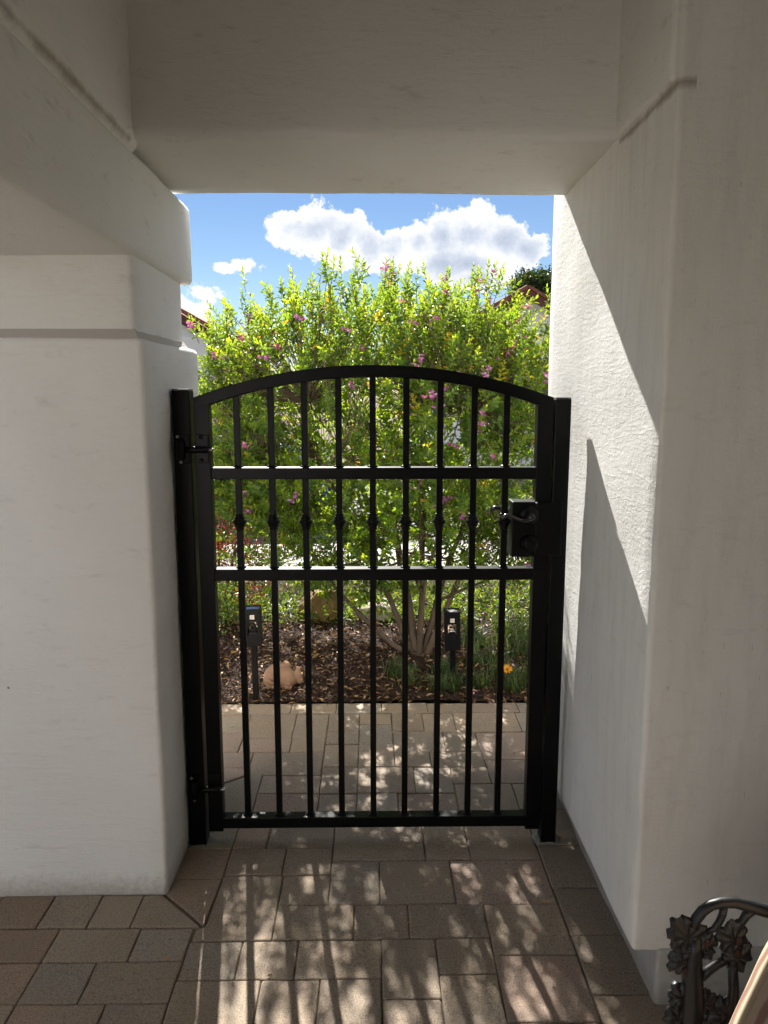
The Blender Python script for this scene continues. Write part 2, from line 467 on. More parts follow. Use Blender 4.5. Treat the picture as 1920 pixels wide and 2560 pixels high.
# ------------------------------------------------------------------ pavers
paving = grid_sheet('paving', -3.6, 3.4, -1.2, 3.585, 2, 2, lambda x, y: -0.0075, M_SAND)
PAVERS = [
    # near the gate, field
    (-.472, -.360, 2.366, 2.505, 'p'), (-.360, -.136, 2.366, 2.505, 'd'), (-.136, .169, 2.294, 2.505, 'd'), (.169, .316, 2.294, 2.505, 'b'), (.316, .545, 2.294, 2.505, 'b'),
    (-.472, -.290, 2.222, 2.366, 'b'), (-.290, -.136, 2.222, 2.366, 'b'),
    (-.284, -.136, 2.077, 2.222, 'b'), (-.136, .018, 2.077, 2.294, 'g'), (.018, .245, 2.077, 2.294, 'b'), (.245, .547, 2.073, 2.294, 'p'),
    (-.284, -.058, 1.932, 2.077, 'b'), (-.058, .100, 1.932, 2.077, 'b'), (.100, .324, 1.932, 2.077, 'd'), (.324, .548, 1.863, 2.073, 'b'),
    (-.510, -.362, 1.786, 1.930, 'g'), (-.362, -.208, 1.786, 1.930, 'b'), (-.208, .020, 1.786, 1.932, 'b'), (.020, .170, 1.715, 1.932, 'd'), (.170, .324, 1.795, 1.932, 'b'),
    (-.512, -.291, 1.570, 1.786, 'b'), (-.291, -.140, 1.570, 1.786, 'b'), (-.140, .020, 1.570, 1.786, 'd'), (.020, .169, 1.570, 1.715, 'd'), (.169, .322, 1.570, 1.795, 'b'), (.322, .549, 1.640, 1.863, 'p'), (.322, .549, 1.425, 1.640, 'b'),
    # left field in front of the pillar
    (-.660, -.511, 1.856, 1.986, 'g'), (-.888, -.660, 1.856, 1.986, 'b'), (-1.112, -.888, 1.856, 1.986, 'o'), (-1.27, -1.112, 1.856, 1.986, 'b'),
    (-.739, -.512, 1.713, 1.856, 'b'), (-.889, -.739, 1.713, 1.856, 'g'), (-1.115, -.889, 1.713, 1.856, 'o'), (-1.27, -1.115, 1.713, 1.856, 'b'),
    (-.667, -.512, 1.570, 1.713, 'd'), (-.889, -.667, 1.570, 1.713, 'o'), (-1.04, -.889, 1.570, 1.713, 'b'), (-1.27, -1.04, 1.570, 1.713, 'o'),
    # border in front of the pillar
    (-.817, -.694, 1.988, 2.135, 'b'), (-.959, -.817, 1.988, 2.135, 'd'), (-1.115, -.959, 1.988, 2.135, 'o'), (-1.27, -1.115, 1.988, 2.135, 'b'),
    # border along the left pillar and right wall
    (-.640, -.472, 2.366, 2.560, 'g'), (-.640, -.472, 2.206, 2.366, 'o'),
    (.547, .74, 2.370, 2.600, 'd'), (.547, .74, 2.148, 2.370, 'd'), (.549, .74, 1.938, 2.148, 'd'), (.550, .74, 1.722, 1.938, 'd'), (.550, .74, 1.500, 1.722, 'b'), (.550, .74, 1.28, 1.500, 'd'),
    # under and beyond the gate
    (-.440, -.205, 2.505, 2.720, 'p'), (-.205, -.062, 2.505, 2.720, 'd'), (-.062, .090, 2.505, 2.720, 'g'), (.090, .311, 2.505, 2.720, 'p'), (.311, .534, 2.505, 2.787, 'd'), (.534, .76, 2.600, 2.787, 'g'),
    (-.440, -.207, 2.720, 2.857, 'b'), (-.207, -.062, 2.720, 2.930, 'd'), (-.062, .160, 2.720, 2.926, 'b'), (.160, .310, 2.720, 2.918, 'g'), (.310, .458, 2.787, 2.920, 'b'),
    (-.505, -.209, 2.857, 3.062, 'd'), (-.660, -.505, 2.925, 3.062, 'p'),
    (-.208, -.063, 2.930, 3.133, 'b'), (-.063, .087, 2.926, 3.133, 'b'), (.087, .235, 2.926, 3.058, 'b'), (.235, .456, 2.920, 3.058, 'd'),
    (-.573, -.356, 3.062, 3.194, 'p'), (-.356, -.209, 3.062, 3.194, 't'), (-.720, -.573, 3.062, 3.260, 'p'),
    (-.575, -.360, 3.194, 3.452, 't'), (-.360, -.209, 3.194, 3.452, 'b'), (-.720, -.575, 3.260, 3.452, 'b'),
    (-.208, -.064, 3.133, 3.262, 'd'), (-.208, -.065, 3.262, 3.452, 'b'), (-.064, .084, 3.133, 3.335, 'g'), (-.065, .083, 3.335, 3.452, 't'),
    (.085, .228, 3.260, 3.452, 't'), (.228, .373, 3.255, 3.452, 't'), (.373, .667, 3.248, 3.452, 't'),
    (.087, .307, 3.058, 3.260, 'd'), (.307, .452, 3.058, 3.250, 'd'), (.454, .680, 2.985, 3.246, 'p'), (.458, .680, 2.787, 2.985, 'p'),
    (.680, .905, 3.03, 3.25, 'b'), (.680, .905, 2.787, 3.03, 'd'), (.667, .89, 3.25, 3.452, 'g'), (.89, 1.11, 3.25, 3.452, 'b'), (.905, 1.13, 2.787, 3.25, 'p'),
    (-.95, -.720, 3.194, 3.452, 't'), (-.95, -.720, 2.925, 3.194, 'b'), (-1.18, -.95, 2.925, 3.452, 'p'),
    # edging course of the path
    (-.845, -.620, 3.456, 3.578, 't'), (-.620, -.395, 3.456, 3.578, 't'), (-.395, -.178, 3.456, 3.580, 't'), (-.178, .040, 3.458, 3.578, 'g'), (.040, .258, 3.458, 3.577, 't'),
    (.258, .464, 3.457, 3.575, 't'), (.464, .695, 3.456, 3.573, 'p'), (.695, .92, 3.456, 3.572, 'g'), (.92, 1.14, 3.456, 3.575, 't'), (1.14, 1.36, 3.456, 3.575, 'b'),
    (-1.07, -.845, 3.456, 3.578, 'b'), (-1.30, -1.07, 3.456, 3.578, 't'),
]
# rows that run on beyond the frame, under and beside the camera
rng = random.Random(3)
yy = 1.570
row = 0
while yy > 0.45:
    h_ = (0.143, 0.215)[row % 2]
    xx = -1.27
    while xx < 0.50:
        wd = rng.choice((0.15, 0.225, 0.225, 0.15))
        x2 = min(xx + wd, 0.549)
        if x2 > 0.46: x2 = 0.549
        top = yy
        if xx >= 0.32 and row == 0:
            top = 1.425
        if top - (yy - h_) > 0.03 and not (row == 0 and xx < 0.322 < x2):
            PAVERS.append((xx, x2, yy - h_, min(top, yy), rng.choice('bbdgop')))
        elif row == 0 and xx < 0.322 < x2:
            PAVERS.append((xx, 0.322, yy - h_, yy, 'b'))
        xx = x2
    PAVERS.append((.550, .74, yy - h_ - (.07 if row == 0 else 0), yy - (0.29 if row == 0 else 0), 'b') if row > 1 else (-1.50, -1.27, yy - h_, yy, 'd'))
    yy -= h_
    row += 1
POLY_PAVERS = [
    ([(-.632, 2.206), (-.640, 2.145), (-.484, 1.990), (-.472, 2.206)], 'o'),
    ([(-.640, 2.135), (-.694, 2.135), (-.694, 1.988), (-.494, 1.988)], 'b'),
    ([(-.472, 2.222), (-.480, 2.000), (-.486, 1.982), (-.506, 1.978), (-.506, 1.930), (-.284, 1.930), (-.284, 2.222)], 'b'),
    ([(-.660, 2.925), (-.660, 2.745), (-.446, 2.918), (-.446, 2.925)], 'p'),
    ([(-.660, 2.735), (-.660, 2.560), (-.440, 2.560), (-.440, 2.905)], 'g'),
]
def paver(poly, mat, seed):
    r_ = random.Random(seed)
    area = sum(a[0] * b[1] - b[0] * a[1] for a, b in zip(poly, poly[1:] + poly[:1]))
    if area < 0: poly = poly[::-1]
    bm = bmesh.new()
    # round the corners a little and leave a joint
    cx = sum(p[0] for p in poly) / len(poly); cyy = sum(p[1] for p in poly) / len(poly)
    def inset(pl, d):
        out = []
        n = len(pl)
        for i in range(n):
            p0, p1, p2 = Vector(pl[i - 1]), Vector(pl[i]), Vector(pl[(i + 1) % n])
            e1 = (p1 - p0).normalized(); e2 = (p2 - p1).normalized()
            n1 = Vector((-e1.y, e1.x)); n2 = Vector((-e2.y, e2.x))
            k = 1 + n1.dot(n2)
            out.append(p1 + (n1 + n2) * (d / max(k, 0.35)))
        return out
    def rounded(pl, r):
        out = []
        n = len(pl)
        for i in range(n):
            p0, p1, p2 = pl[i - 1], pl[i], pl[(i + 1) % n]
            a = p1 + (p0 - p1).normalized() * r
            b = p1 + (p2 - p1).normalized() * r
            out += [a, (a + b + p1 * 2) / 4, b]
        return out
    raw = rounded(inset(poly, 0.0005 + r_.uniform(0, .0008)), 0.006)
    base = []
    for i_, p_ in enumerate(raw):
        q_ = raw[(i_ + 1) % len(raw)]
        base.append(p_)
        m_ = int((q_ - p_).length / .03)
        for k_ in range(1, m_):
            e_ = (q_ - p_).normalized()
            base.append(p_.lerp(q_, k_ / m_) + Vector((-e_.y, e_.x)) * (r_.uniform(-.0002, .0011) + (r_.uniform(.001, .003) if r_.random() < .04 else 0)))
    mid = [Vector((cx, cyy)) + (q - Vector((cx, cyy))) * (1 - 0.0016 / max((q - Vector((cx, cyy))).length, .02)) for q in base]
    top = [Vector((cx, cyy)) + (q - Vector((cx, cyy))) * (1 - 0.0050 / max((q - Vector((cx, cyy))).length, .02)) for q in base]
    dz = r_.uniform(-.0016, .0016); tx = r_.uniform(-.008, .008); ty = r_.uniform(-.008, .008)
    def z(q, h): return h + dz + (q.x - cx) * tx + (q.y - cyy) * ty
    rings = [[bm.verts.new((q.x, q.y, -0.05)) for q in base], [bm.verts.new((q.x, q.y, z(q, -.0042))) for q in base],
             [bm.verts.new((q.x, q.y, z(q, -.0012))) for q in mid], [bm.verts.new((q.x, q.y, z(q, 0))) for q in top]]
    n = len(base)
    for a, b in zip(rings, rings[1:]):
        for i in range(n):
            bm.faces.new((a[i], a[(i + 1) % n], b[(i + 1) % n], b[i]))
    bm.faces.new(rings[-1])
    return from_bm('paver', bm, M_PAVER[mat], paving)
for i, (x0, x1, y0, y1, c) in enumerate(PAVERS):
    paver([(x0, y0), (x1, y0), (x1, y1), (x0, y1)], c, i)
for i, (pl, c) in enumerate(POLY_PAVERS):
    paver(pl, c, 900 + i)

# ------------------------------------------------------------------ stucco porch
porch = empty('entry_porch', (0, 2.4, 0))
tag(porch, 'white stucco porch walls, pillars and lintel framing the iron gate', 'porch')
porch.location = (0, 0, 0)
stucco_block('pillar', (-3.4, -.622, 2.132, 2.80, -.012, 1.648), M_STUCCO, porch, bev=0.016, res=0.055, amp=0.0036, seed=1)
stucco_block('pillar_neck', (-3.36, -.646, 2.152, 2.70, 1.60, 1.90), M_STUCCO, porch, bev=0.016, res=0.05, amp=0.003, seed=2)
# the sloped ledge between neck and pillar
bm = bmesh.new()
lo = [(-3.38, 2.136), (-.630, 2.136), (-.630, 2.76), (-3.38, 2.76)]
hi = [(-3.38, 2.150), (-.648, 2.150), (-.648, 2.705), (-3.38, 2.705)]
a = [bm.verts.new((x, y, 1.636)) for x, y in lo]; b = [bm.verts.new((x, y, 1.672)) for x, y in hi]
for i in range(4):
    bm.faces.new((a[i], a[(i + 1) % 4], b[(i + 1) % 4], b[i]))
bm.faces.new(b)
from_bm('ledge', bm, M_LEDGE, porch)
stucco_block('beam', (-1.25, -.624, -1.6, 2.79, 1.866, 2.134), M_STUCCO_SCUFF, porch, bev=0.024, res=0.06, amp=0.0034, seed=3)
stucco_block('upper_wall', (-1.25, -.614, -1.6, 2.16, 2.118, 3.12), M_STUCCO_SCUFF, porch, bev=0.03, res=0.06, amp=0.0034, seed=4)
stucco_block('lintel', (-1.6, .80, 2.10, 2.685, 2.146, 3.25), M_STUCCO_SCUFF, porch, bev=0.03, seg=5, res=0.055, amp=0.0036, seed=5)
stucco_block('pillar', (.636, 3.2, 1.70, 2.83, 0.135, 3.20), M_STUCCO_STREAK, porch, bev=0.013, res=0.055, amp=0.0036, seed=6)
stucco_block('upper_wall', (.628, .76, 1.728, 2.16, 2.150, 3.18), M_STUCCO_SCUFF, porch, bev=0.012, res=0.05, amp=0.003, seed=7)
stucco_block('footing', (.694, 3.1, 1.688, 2.80, -.04, .150), M_FOOTING, porch, bev=0.014, res=0.035, amp=0.006, seed=8)
stucco_block('end_wall', (-3.4, -1.55, 2.14, 2.78, 1.88, 3.2), M_STUCCO, porch, bev=0.02, res=0.12, amp=0.003, seed=9)
stucco_block('added_side_wall', (1.35, 1.60, -1.6, 1.72, -.04, 3.18), M_STUCCO, porch, bev=0.02, res=0.12, amp=0.003, seed=10)  # unseen wall, added to keep the right pillar's front dim
stucco_block('added_rear_wall', (-.72, 1.40, -1.75, -1.55, -.04, 3.12), M_STUCCO, porch, bev=0.02, res=0.15, amp=0.003, seed=13)  # unseen wall, added to block light from behind on the right
stucco_block('ceiling', (-1.3, 1.65, -1.78, 2.3, 3.05, 3.22), M_STUCCO, porch, bev=0.02, res=0.15, amp=0.003, seed=12)

# ------------------------------------------------------------------ gate posts
def gate_post(x0, x1, y0, y1, top, label):
    p = empty('gate_post', ((x0 + x1) / 2, (y0 + y1) / 2, 0))
    tag(p, label, 'post', 'posts of the iron gate')
    w2, d2 = (x1 - x0) / 2, (y1 - y0) / 2
    box('tube', -w2, w2, -d2, d2, -0.05, top - .004, M_IRON, p, bev=0.003, seg=2)
    box('cap', -w2 + .001, w2 - .001, -d2 + .001, d2 - .001, top - .0035, top, M_IRON, p, bev=0.0012)
    bm = bmesh.new()
    bmesh.ops.create_icosphere(bm, subdivisions=3, radius=1.0)
    sd = x0 * 10
    for q in bm.verts:
        k = 1 + .35 * mnoise.noise(q.co * 2.2 + Vector((sd, 0, 0)))
        q.co = Vector((q.co.x * .052 * k, q.co.y * .046 * k, q.co.z * .009 - .003))
    from_bm('mortar_collar', bm, M_MORTAR, p, smooth=True)
    return p
gate_post(-.615, -.5605, 2.385, 2.443, 1.512, 'taller black steel post carrying the hinges beside the left pillar')
gate_post(.5635, .613, 2.385, 2.443, 1.486, 'black steel post beside the sunlit wall where the gate latches')

# ------------------------------------------------------------------ gate
gate = empty('iron_gate', (0, 2.414, 0))
tag(gate, 'black iron gate with arched top, nine pickets and lever lock', 'gate')
YF, YB = -0.022, 0.022            # front and back of the frame, local y
for z0, z1 in ((1.233, 1.270), (.908, .946), (.056, .094)):
    box('rail', -.5045, .5115, YF + .0015, YB - .0015, z0, z1, M_IRON, gate, bev=0.0025)
# arched top rail
bm = bmesh.new()
N = 48
ax0, ax1 = -.551, .5595
cxm = (ax0 + ax1) / 2; half = (ax1 - ax0) / 2
z_end, z_mid = 1.486, 1.585
sag = z_mid - z_end
Rr = (half * half + sag * sag) / (2 * sag)
TH = 0.037
prev = None
def arch_z(x, r=None):
    rr_ = Rr if r is None else r
    return z_mid - Rr + math.sqrt(max(rr_ * rr_ - (x - cxm) ** 2, 0))
def stile(x0, x1):
    b_ = bmesh.new()
    q = [(x0, .046), (x1, .046), (x1, arch_z(x1) - .003), ((x0 + x1) / 2, arch_z((x0 + x1) / 2) - .003), (x0, arch_z(x0) - .003)]
    A_ = [b_.verts.new((x, YF + .0006, z)) for x, z in q]; B_ = [b_.verts.new((x, YB - .0006, z)) for x, z in q]
    b_.faces.new(A_); b_.faces.new(B_[::-1])
    for i in range(5): b_.faces.new((A_[i], A_[(i + 1) % 5], B_[(i + 1) % 5], B_[i]))
    bmesh.ops.bevel(b_, geom=b_.edges[:], offset=.0018, segments=2, profile=.5, affect='EDGES')
    from_bm('stile', b_, M_IRON, gate)
stile(-.551, -.504)
stile(.511, .5595)
bevl = .0025
rings = []
for i in range(N + 1):
    t_ = -1 + 2 * i / N
    ang = t_ * math.asin(half / Rr)
    ring = []
    for rad, yy_ in ((Rr - bevl, YF), (Rr, YF + bevl), (Rr, YB - bevl), (Rr - bevl, YB), (Rr - TH + bevl, YB), (Rr - TH, YB - bevl), (Rr - TH, YF + bevl), (Rr - TH + bevl, YF)):
        ring.append(bm.verts.new((cxm + rad * math.sin(ang), yy_, z_mid - Rr + rad * math.cos(ang))))
    rings.append(ring)
for a, b in zip(rings, rings[1:]):
    for k in range(8):
        bm.faces.new((a[k], a[(k + 1) % 8], b[(k + 1) % 8], b[k]))
bm.faces.new(rings[0]); bm.faces.new(rings[-1][::-1])
from_bm('arched_rail', bm, M_IRON, gate)
def collar_mesh():
    bm = bmesh.new()
    prof = [(r_ * .86, h_) for r_, h_ in ((.0125, -.026), (.0150, -.025), (.0160, -.020), (.0135, -.0175), (.0185, -.0150), (.0205, -.0115), (.0170, -.0085), (.0235, -.0055), (.0260, 0), (.0235, .0055), (.0170, .0085), (.0205, .0115), (.0185, .0150), (.0135, .0175), (.0160, .020), (.0150, .025), (.0125, .026))]
    add_lathe(bm, prof, (0, 0, 0), 'Z', 20)
    bmesh.ops.recalc_face_normals(bm, faces=bm.faces)
    me = bpy.data.meshes.new('collar')
    bm.to_mesh(me); bm.free()
    return me
COLLAR = collar_mesh()
def weld_mesh():
    bm = bmesh.new()
    add_lathe(bm, [(.0170, -.0005), (.0158, .003), (.0120, .006)], (0, 0, 0), 'Z', 12)
    bmesh.ops.recalc_face_normals(bm, faces=bm.faces)
    me = bpy.data.meshes.new('weld'); bm.to_mesh(me); bm.free()
    return me
WELD = weld_mesh()
BARS = (-.4225, -.3165, -.2125, -.1065, -.0005, .1040, .2105, .3165, .4175)
for bx in BARS:
    bm = bmesh.new()
    hw = .0098
    add_box(bm, -hw, hw, -hw, hw, .060, arch_z(bx) - TH * .6, 0.0016, 1)
    pk = from_bm('picket', bm, M_IRON, gate, loc=(bx, 0, 0))
    link('collar', COLLAR, M_IRON_DARK, pk, True, (0, 0, 1.096))
    for zz in (.0935, .9455, 1.2695):
        link('weld', WELD, M_IRON_DARK, pk, True, (0, 0, zz))
# lock box with lever and deadbolt
lock = empty('lock_box', (0, 0, 0)); lock.parent = gate
bm = bmesh.new(); add_box(bm, .437, .5105, -.036, .036, .987, 1.163, 0.0022)
hous = from_bm('housing', bm, M_IRON, lock)
bm = bmesh.new(); add_box(bm, .512, .594, -.0375, -.0295, .990, 1.160, 0.0026); from_bm('cover_plate', bm, M_IRON, lock)
bm = bmesh.new(); add_box(bm, .5105, .5595, -.034, .034, .989, 1.161, 0.0022); from_bm('strike_case', bm, M_IRON, lock)
bm = bmesh.new(); add_lathe(bm, [(.031, -.0375), (.031, -.041), (.028, -.0455), (.020, -.048), (.0135, -.050), (.0125, -.066)], (.489, 0, 1.121), 'Y', 32); from_bm('rose', bm, M_IRON_DARK, lock, True)
lev = [(.492, -.066, 1.119), (.483, -.070, 1.112), (.470, -.072, 1.108), (.455, -.072, 1.1105), (.440, -.071, 1.117), (.425, -.070, 1.123), (.412, -.070, 1.124), (.401, -.071, 1.118), (.397, -.0715, 1.111)]
lrad = [.0105, .0088, .0068, .0060, .0060, .0066, .0072, .0060, .0022]
tube('lever', lev, lrad, M_LEVER, lock, 14)
bm = bmesh.new(); add_lathe(bm, [(.012, -.060), (.0122, -.068), (.0108, -.0745), (.006, -.077)], (.491, 0, 1.119), 'Y', 24); from_bm('lever_hub', bm, M_LEVER, lock, True)
levb = [(x - .012, -y + .004, z + .004) for x, y, z in lev]
tube('outside_lever', levb, lrad, M_LEVER, lock, 14)
bm = bmesh.new(); add_lathe(bm, [(.031, .0375), (.028, .0455), (.0135, .050), (.0125, .068)], (.485, 0, 1.121), 'Y', 24); from_bm('outside_rose', bm, M_IRON_DARK, lock, True)
bm = bmesh.new(); add_lathe(bm, [(.0285, -.0365), (.0285, -.041), (.0250, -.052), (.0235, -.0525), (.0205, -.0500), (.0185, -.0500), (.0180, -.0535), (.0165, -.0545), (.006, -.0545)], (.492, 0, 1.030), 'Y', 36); from_bm('deadbolt', bm, M_IRON_DARK, lock, True)
# hinges
def hinge(zc):
    h = empty('hinge', (0, 0, zc)); h.parent = gate
    box('post_plate', -.606, -.566, -.036, -.0295, -.045, .045, M_IRON_DARK, h, bev=.002)
    bm = bmesh.new(); add_lathe(bm, [(.010, -.030), (.0125, -.027), (.0125, .027), (.010, .030)], (-.590, -.045, 0), 'Z', 18); from_bm('barrel', bm, M_IRON_DARK, h, True)
    box('gate_plate', -.5495, -.508, -.0275, -.0222, .006, .044, M_IRON, h, bev=.002)
    box('gate_plate', -.5495, -.508, -.0275, -.0222, -.044, -.010, M_IRON, h, bev=.002)
    for sx, sz in ((-.530, .036), (-.530, -.034)):
        bm = bmesh.new(); add_lathe(bm, [(.0062, -.0275), (.0062, -.0300), (.0045, -.0315)], (sx, 0, sz), 'Y', 16); from_bm('screw', bm, M_IRON_DARK, h, True)
    for sx, sz in ((-.600, .038), (-.592, -.040)):
        bm = bmesh.new(); add_lathe(bm, [(.0050, -.036), (.0050, -.0385), (.0030, -.0395)], (sx, 0, sz), 'Y', 14); from_bm('screw', bm, M_STEEL, h, True)
    bm = bmesh.new(); add_lathe(bm, [(.0095, -.575), (.0105, -.560), (.0105, -.512), (.0095, -.508)], (0, -.036, -.002), 'X', 16); from_bm('bolt_sleeve', bm, M_IRON_DARK, h, True)
    bm = bmesh.new(); add_lathe(bm, [(.0050, -.510), (.0050, -.4925), (.0042, -.491)], (0, -.036, -.002), 'X', 12); from_bm('bolt', bm, M_STEEL, h, True)
hinge(1.329)
hinge(.208)

# ------------------------------------------------------------------ leaf generators
def unit(a):
    return a / np.maximum(np.linalg.norm(a, axis=-1, keepdims=True), 1e-9)

def leaf_arrays(base, d, nrm, L, W, fold=0.25, curl=0.12):
    d = unit(d); s = unit(np.cross(d, nrm)); nn = np.cross(s, d)
    L = L[:, None]; W = W[:, None]
    def pt(t, wd, up):
        return base + d * (L * t) + s * (W * wd) + nn * (W * fold * abs(wd) * 2 + L * up)
    P = np.stack([base, pt(.32, .42, -curl * .1), pt(.72, .44, -curl * .45), pt(1.0, 0, -curl), pt(.72, -.44, -curl * .45), pt(.32, -.42, -curl * .1)], axis=1)
    n = len(base)
    i = np.arange(n)[:, None] * 6
    F = np.concatenate([i + np.array([[0, 1, 2, 3]]), i + np.array([[0, 3, 4, 5]])], axis=1).reshape(-1, 4)
    return P.reshape(-1, 3), F

def blade_arrays(base, head, L, W, bend, seg=3):
    """grass blades: HEAD is the horizontal heading (N,2)"""
    n = len(base)
    hx = np.stack([head[:, 0], head[:, 1], np.zeros(n)], 1)
    s = np.stack([-head[:, 1], head[:, 0], np.zeros(n)], 1)
    pts = []
    for k in range(seg + 1):
        t = k / seg
        a = bend * t
        up = L * np.sin(np.pi / 2 - a * .5) * t
        out = L * np.sin(a * .9) * t * .8
        c = base + hx * out[:, None]; c[:, 2] += up - L * (bend ** 2) * .18 * t * t
        wd = (W * (1 - t ** 1.6) * .5 + .0002)[:, None]
        pts += [c - s * wd, c + s * wd]
    P = np.stack(pts, 1)
    m = 2 * (seg + 1)
    i = np.arange(n)[:, None] * m
    F = np.concatenate([i + np.array([[2 * k, 2 * k + 1, 2 * k + 3, 2 * k + 2]]) for k in range(seg)], 1).reshape(-1, 4)
    return P.reshape(-1, 3), F

# ------------------------------------------------------------------ the flowering shrub
shrub = empty('flowering_shrub', (.26, 4.20, 0))
tag(shrub, 'large bright green shrub with small pink flowers behind the gate', 'shrub')
CEN = np.array([.06, 4.56, 1.29])
RAD = np.array([1.12, .62, .79])
EXP = 2.5
def clump_points(n_clumps, per, rng):
    """shoots gathered in clumps on the ends of the branches"""
    P_, Q_ = [], []
    for _ in range(n_clumps):
        q = unit(rng.normal(size=3))
        k = (np.abs(q) ** EXP).sum() ** (-1 / EXP)
        fr = .52 + .48 * rng.random() ** .5
        c = CEN + RAD * q * k * fr * (1 + .08 * mnoise.noise(Vector(q * 2.4)))
        nz = mnoise.noise(Vector(c) * 4.3)
        if nz < -.14 and rng.random() < .75: continue
        if c[2] < 1.5 and rng.random() < .36: continue
        if c[2] > 1.62 and rng.random() < .22 * min((c[2] - 1.62) / .3, 1): continue
        for _ in range(int(rng.integers(per - 3, per + 4))):
            P_.append(c + rng.normal(scale=.10, size=3)); Q_.append(q)
    return np.array(P_), np.array(Q_)
sp, sq = clump_points(900, 7, RNG)
# thin out the low middle, where the stems show, and cut off the ground
keep = np.ones(len(sp), bool)
low = np.clip((.95 - sp[:, 2]) / .5, 0, 1)
keep &= RNG.random(len(sp)) > low * .72
keep &= sp[:, 2] < 2.10
keep &= ~((sp[:, 0] < -.93) & (sp[:, 2] > 1.40))
keep &= ~((sp[:, 2] < .62) & (np.abs(sp[:, 0] - .30) < .30))
keep &= ~((sp[:, 2] < .70) & (sp[:, 0] < -.62))
sp, sq = sp[keep], sq[keep]
# drooping low sprays left of and right of the stem
dp = []
for (cx_, cy_, cz_, n_, sx_) in ((-.45, 4.85, .66, 90, .26), (.15, 4.90, .68, 90, .26), (.75, 4.88, .70, 90, .26), (-.62, 4.20, .92, 90, .18), (-.75, 4.35, 1.05, 60, .14), (-.18, 4.02, .62, 95, .22), (-.42, 4.10, .80, 60, .18), (.86, 4.05, .56, 130, .20), (.98, 4.0, .82, 90, .2), (.14, 4.0, .50, 24, .10), (.52, 4.1, .74, 40, .16)):
    for k in range(n_):
        dp.append((RNG.normal(cx_, sx_), RNG.normal(cy_, .13), RNG.normal(cz_, .11)))
dp = np.array(dp)
dp[:, 1] += .15
dq = unit(dp - np.array([.2, 4.4, .9]))
sp = np.vstack([sp, dp]); sq = np.vstack([sq, dq])
ns = len(sp)
out = unit((sp - CEN) / RAD)
sdir = unit(out * .75 + np.array([0, -.05, .60]) + RNG.normal(scale=.45, size=(ns, 3)))
slen = RNG.uniform(.08, .16, ns)
# taller leaders along the top
top = (out[:, 2] > .62) & (RNG.random(ns) < .12)
slen[top] *= 1.05
sdir[top] = unit(sdir[top] * np.array([.5, .5, 1.2]))
droop = np.zeros(ns, bool); droop[-len(dp):] = True
sdir[droop] = unit(dq * np.array([1, 1, .35]) + np.array([0, -.25, .12]) + RNG.normal(scale=.45, size=(len(dp), 3)))
LB, LD, LN, LL, LW, LV = [], [], [], [], [], []
TV, TF = [], []
off = 0
for i in range(ns):
    p, d, L_ = sp[i], sdir[i], slen[i]
    n_l = int(L_ / .0078)
    t_ = np.linspace(.02, 1.0, n_l)
    ph = np.arange(n_l) * 2.39996 + RNG.uniform(0, 6.28)
    a_ = np.cross(d, [0.3, .9, .2]); a_ = a_ / np.linalg.norm(a_); b_ = np.cross(d, a_)
    side = a_ * np.cos(ph)[:, None] + b_ * np.sin(ph)[:, None]
    bend = np.array([0, 0, .10 * L_])
    base = p + d * (L_ * t_)[:, None] + bend * (t_ ** 2)[:, None]
    spread = 1.05 - .75 * t_ ** 2.2
    ld = d * (1.02 - .6 * spread)[:, None] + side * spread[:, None] * .95 + np.array([0, 0, .12])
    ln = d * spread[:, None] - side * .5
    LB.append(base); LD.append(ld + RNG.normal(scale=.13, size=ld.shape)); LN.append(ln)
    ll = RNG.uniform(.031, .046, n_l) * (1 - .42 * t_ ** 3)
    LL.append(ll); LW.append(ll * RNG.uniform(.40, .50, n_l))
    sv = RNG.uniform(.08, .56)
    var = np.clip(sv + .42 * t_ + RNG.normal(scale=.08, size=n_l), 0, .90)
    if RNG.random() < .012: var = RNG.uniform(.90, 1.0, n_l)
    var[RNG.random(n_l) < .005] = .98
    LV.append(var)
    V, F, _ = tube_arrays([p - d * .03, p + d * L_ * .6, p + d * L_ + bend], [.0019, .0014, .0006], 3, False)
    TV += [tuple(q) for q in V]; TF += [tuple(k + off for k in f) for f in F]; off += len(V)
LB, LD, LN = np.vstack(LB), np.vstack(LD), np.vstack(LN)
LL, LW, LV = np.concatenate(LL), np.concatenate(LW), np.concatenate(LV)
V, F = leaf_arrays(LB, LD, LN, LL, LW)
fol = from_arrays('foliage', V, F, M_LEAF, shrub, False, np.repeat(LV, 6)); fol['kind'] = 'stuff'
fol.matrix_parent_inverse = Matrix.Translation((-.26, -4.20, 0))
# stems: from the root up and out, then branches on to the shoots
STEMS = []
def curve_pts(p0, p1, sag, n, rng, wob):
    p0, p1 = Vector(p0), Vector(p1)
    pts = []
    o1 = Vector((rng.uniform(-1, 1), rng.uniform(-1, 1), rng.uniform(-1, 1))) * wob
    for k in range(n + 1):
        t_ = k / n
        q = p0.lerp(p1, t_) + Vector((0, 0, sag)) * (4 * t_ * (1 - t_)) + o1 * math.sin(math.pi * t_) + Vector((mnoise.noise(p0 * 3 + Vector((t_ * 4, 0, 0))), mnoise.noise(p1 * 3 + Vector((0, t_ * 4, 0))), 0)) * wob * .4
        pts.append(q)
    return pts
rs = random.Random(5)
root = Vector((.27, 4.24, -.02))
mains = [((.05, 4.35, .98), .030), ((-.30, 4.55, 1.08), .026), ((.30, 4.70, 1.25), .028), ((.64, 4.45, 1.08), .028), ((.88, 4.65, .98), .024), ((-.50, 4.45, .80), .022), ((.42, 4.30, .92), .018), ((.12, 4.75, 1.15), .020), ((.20, 4.45, 1.3), .022)]
anchors = []
ptrunk = bmesh.new()
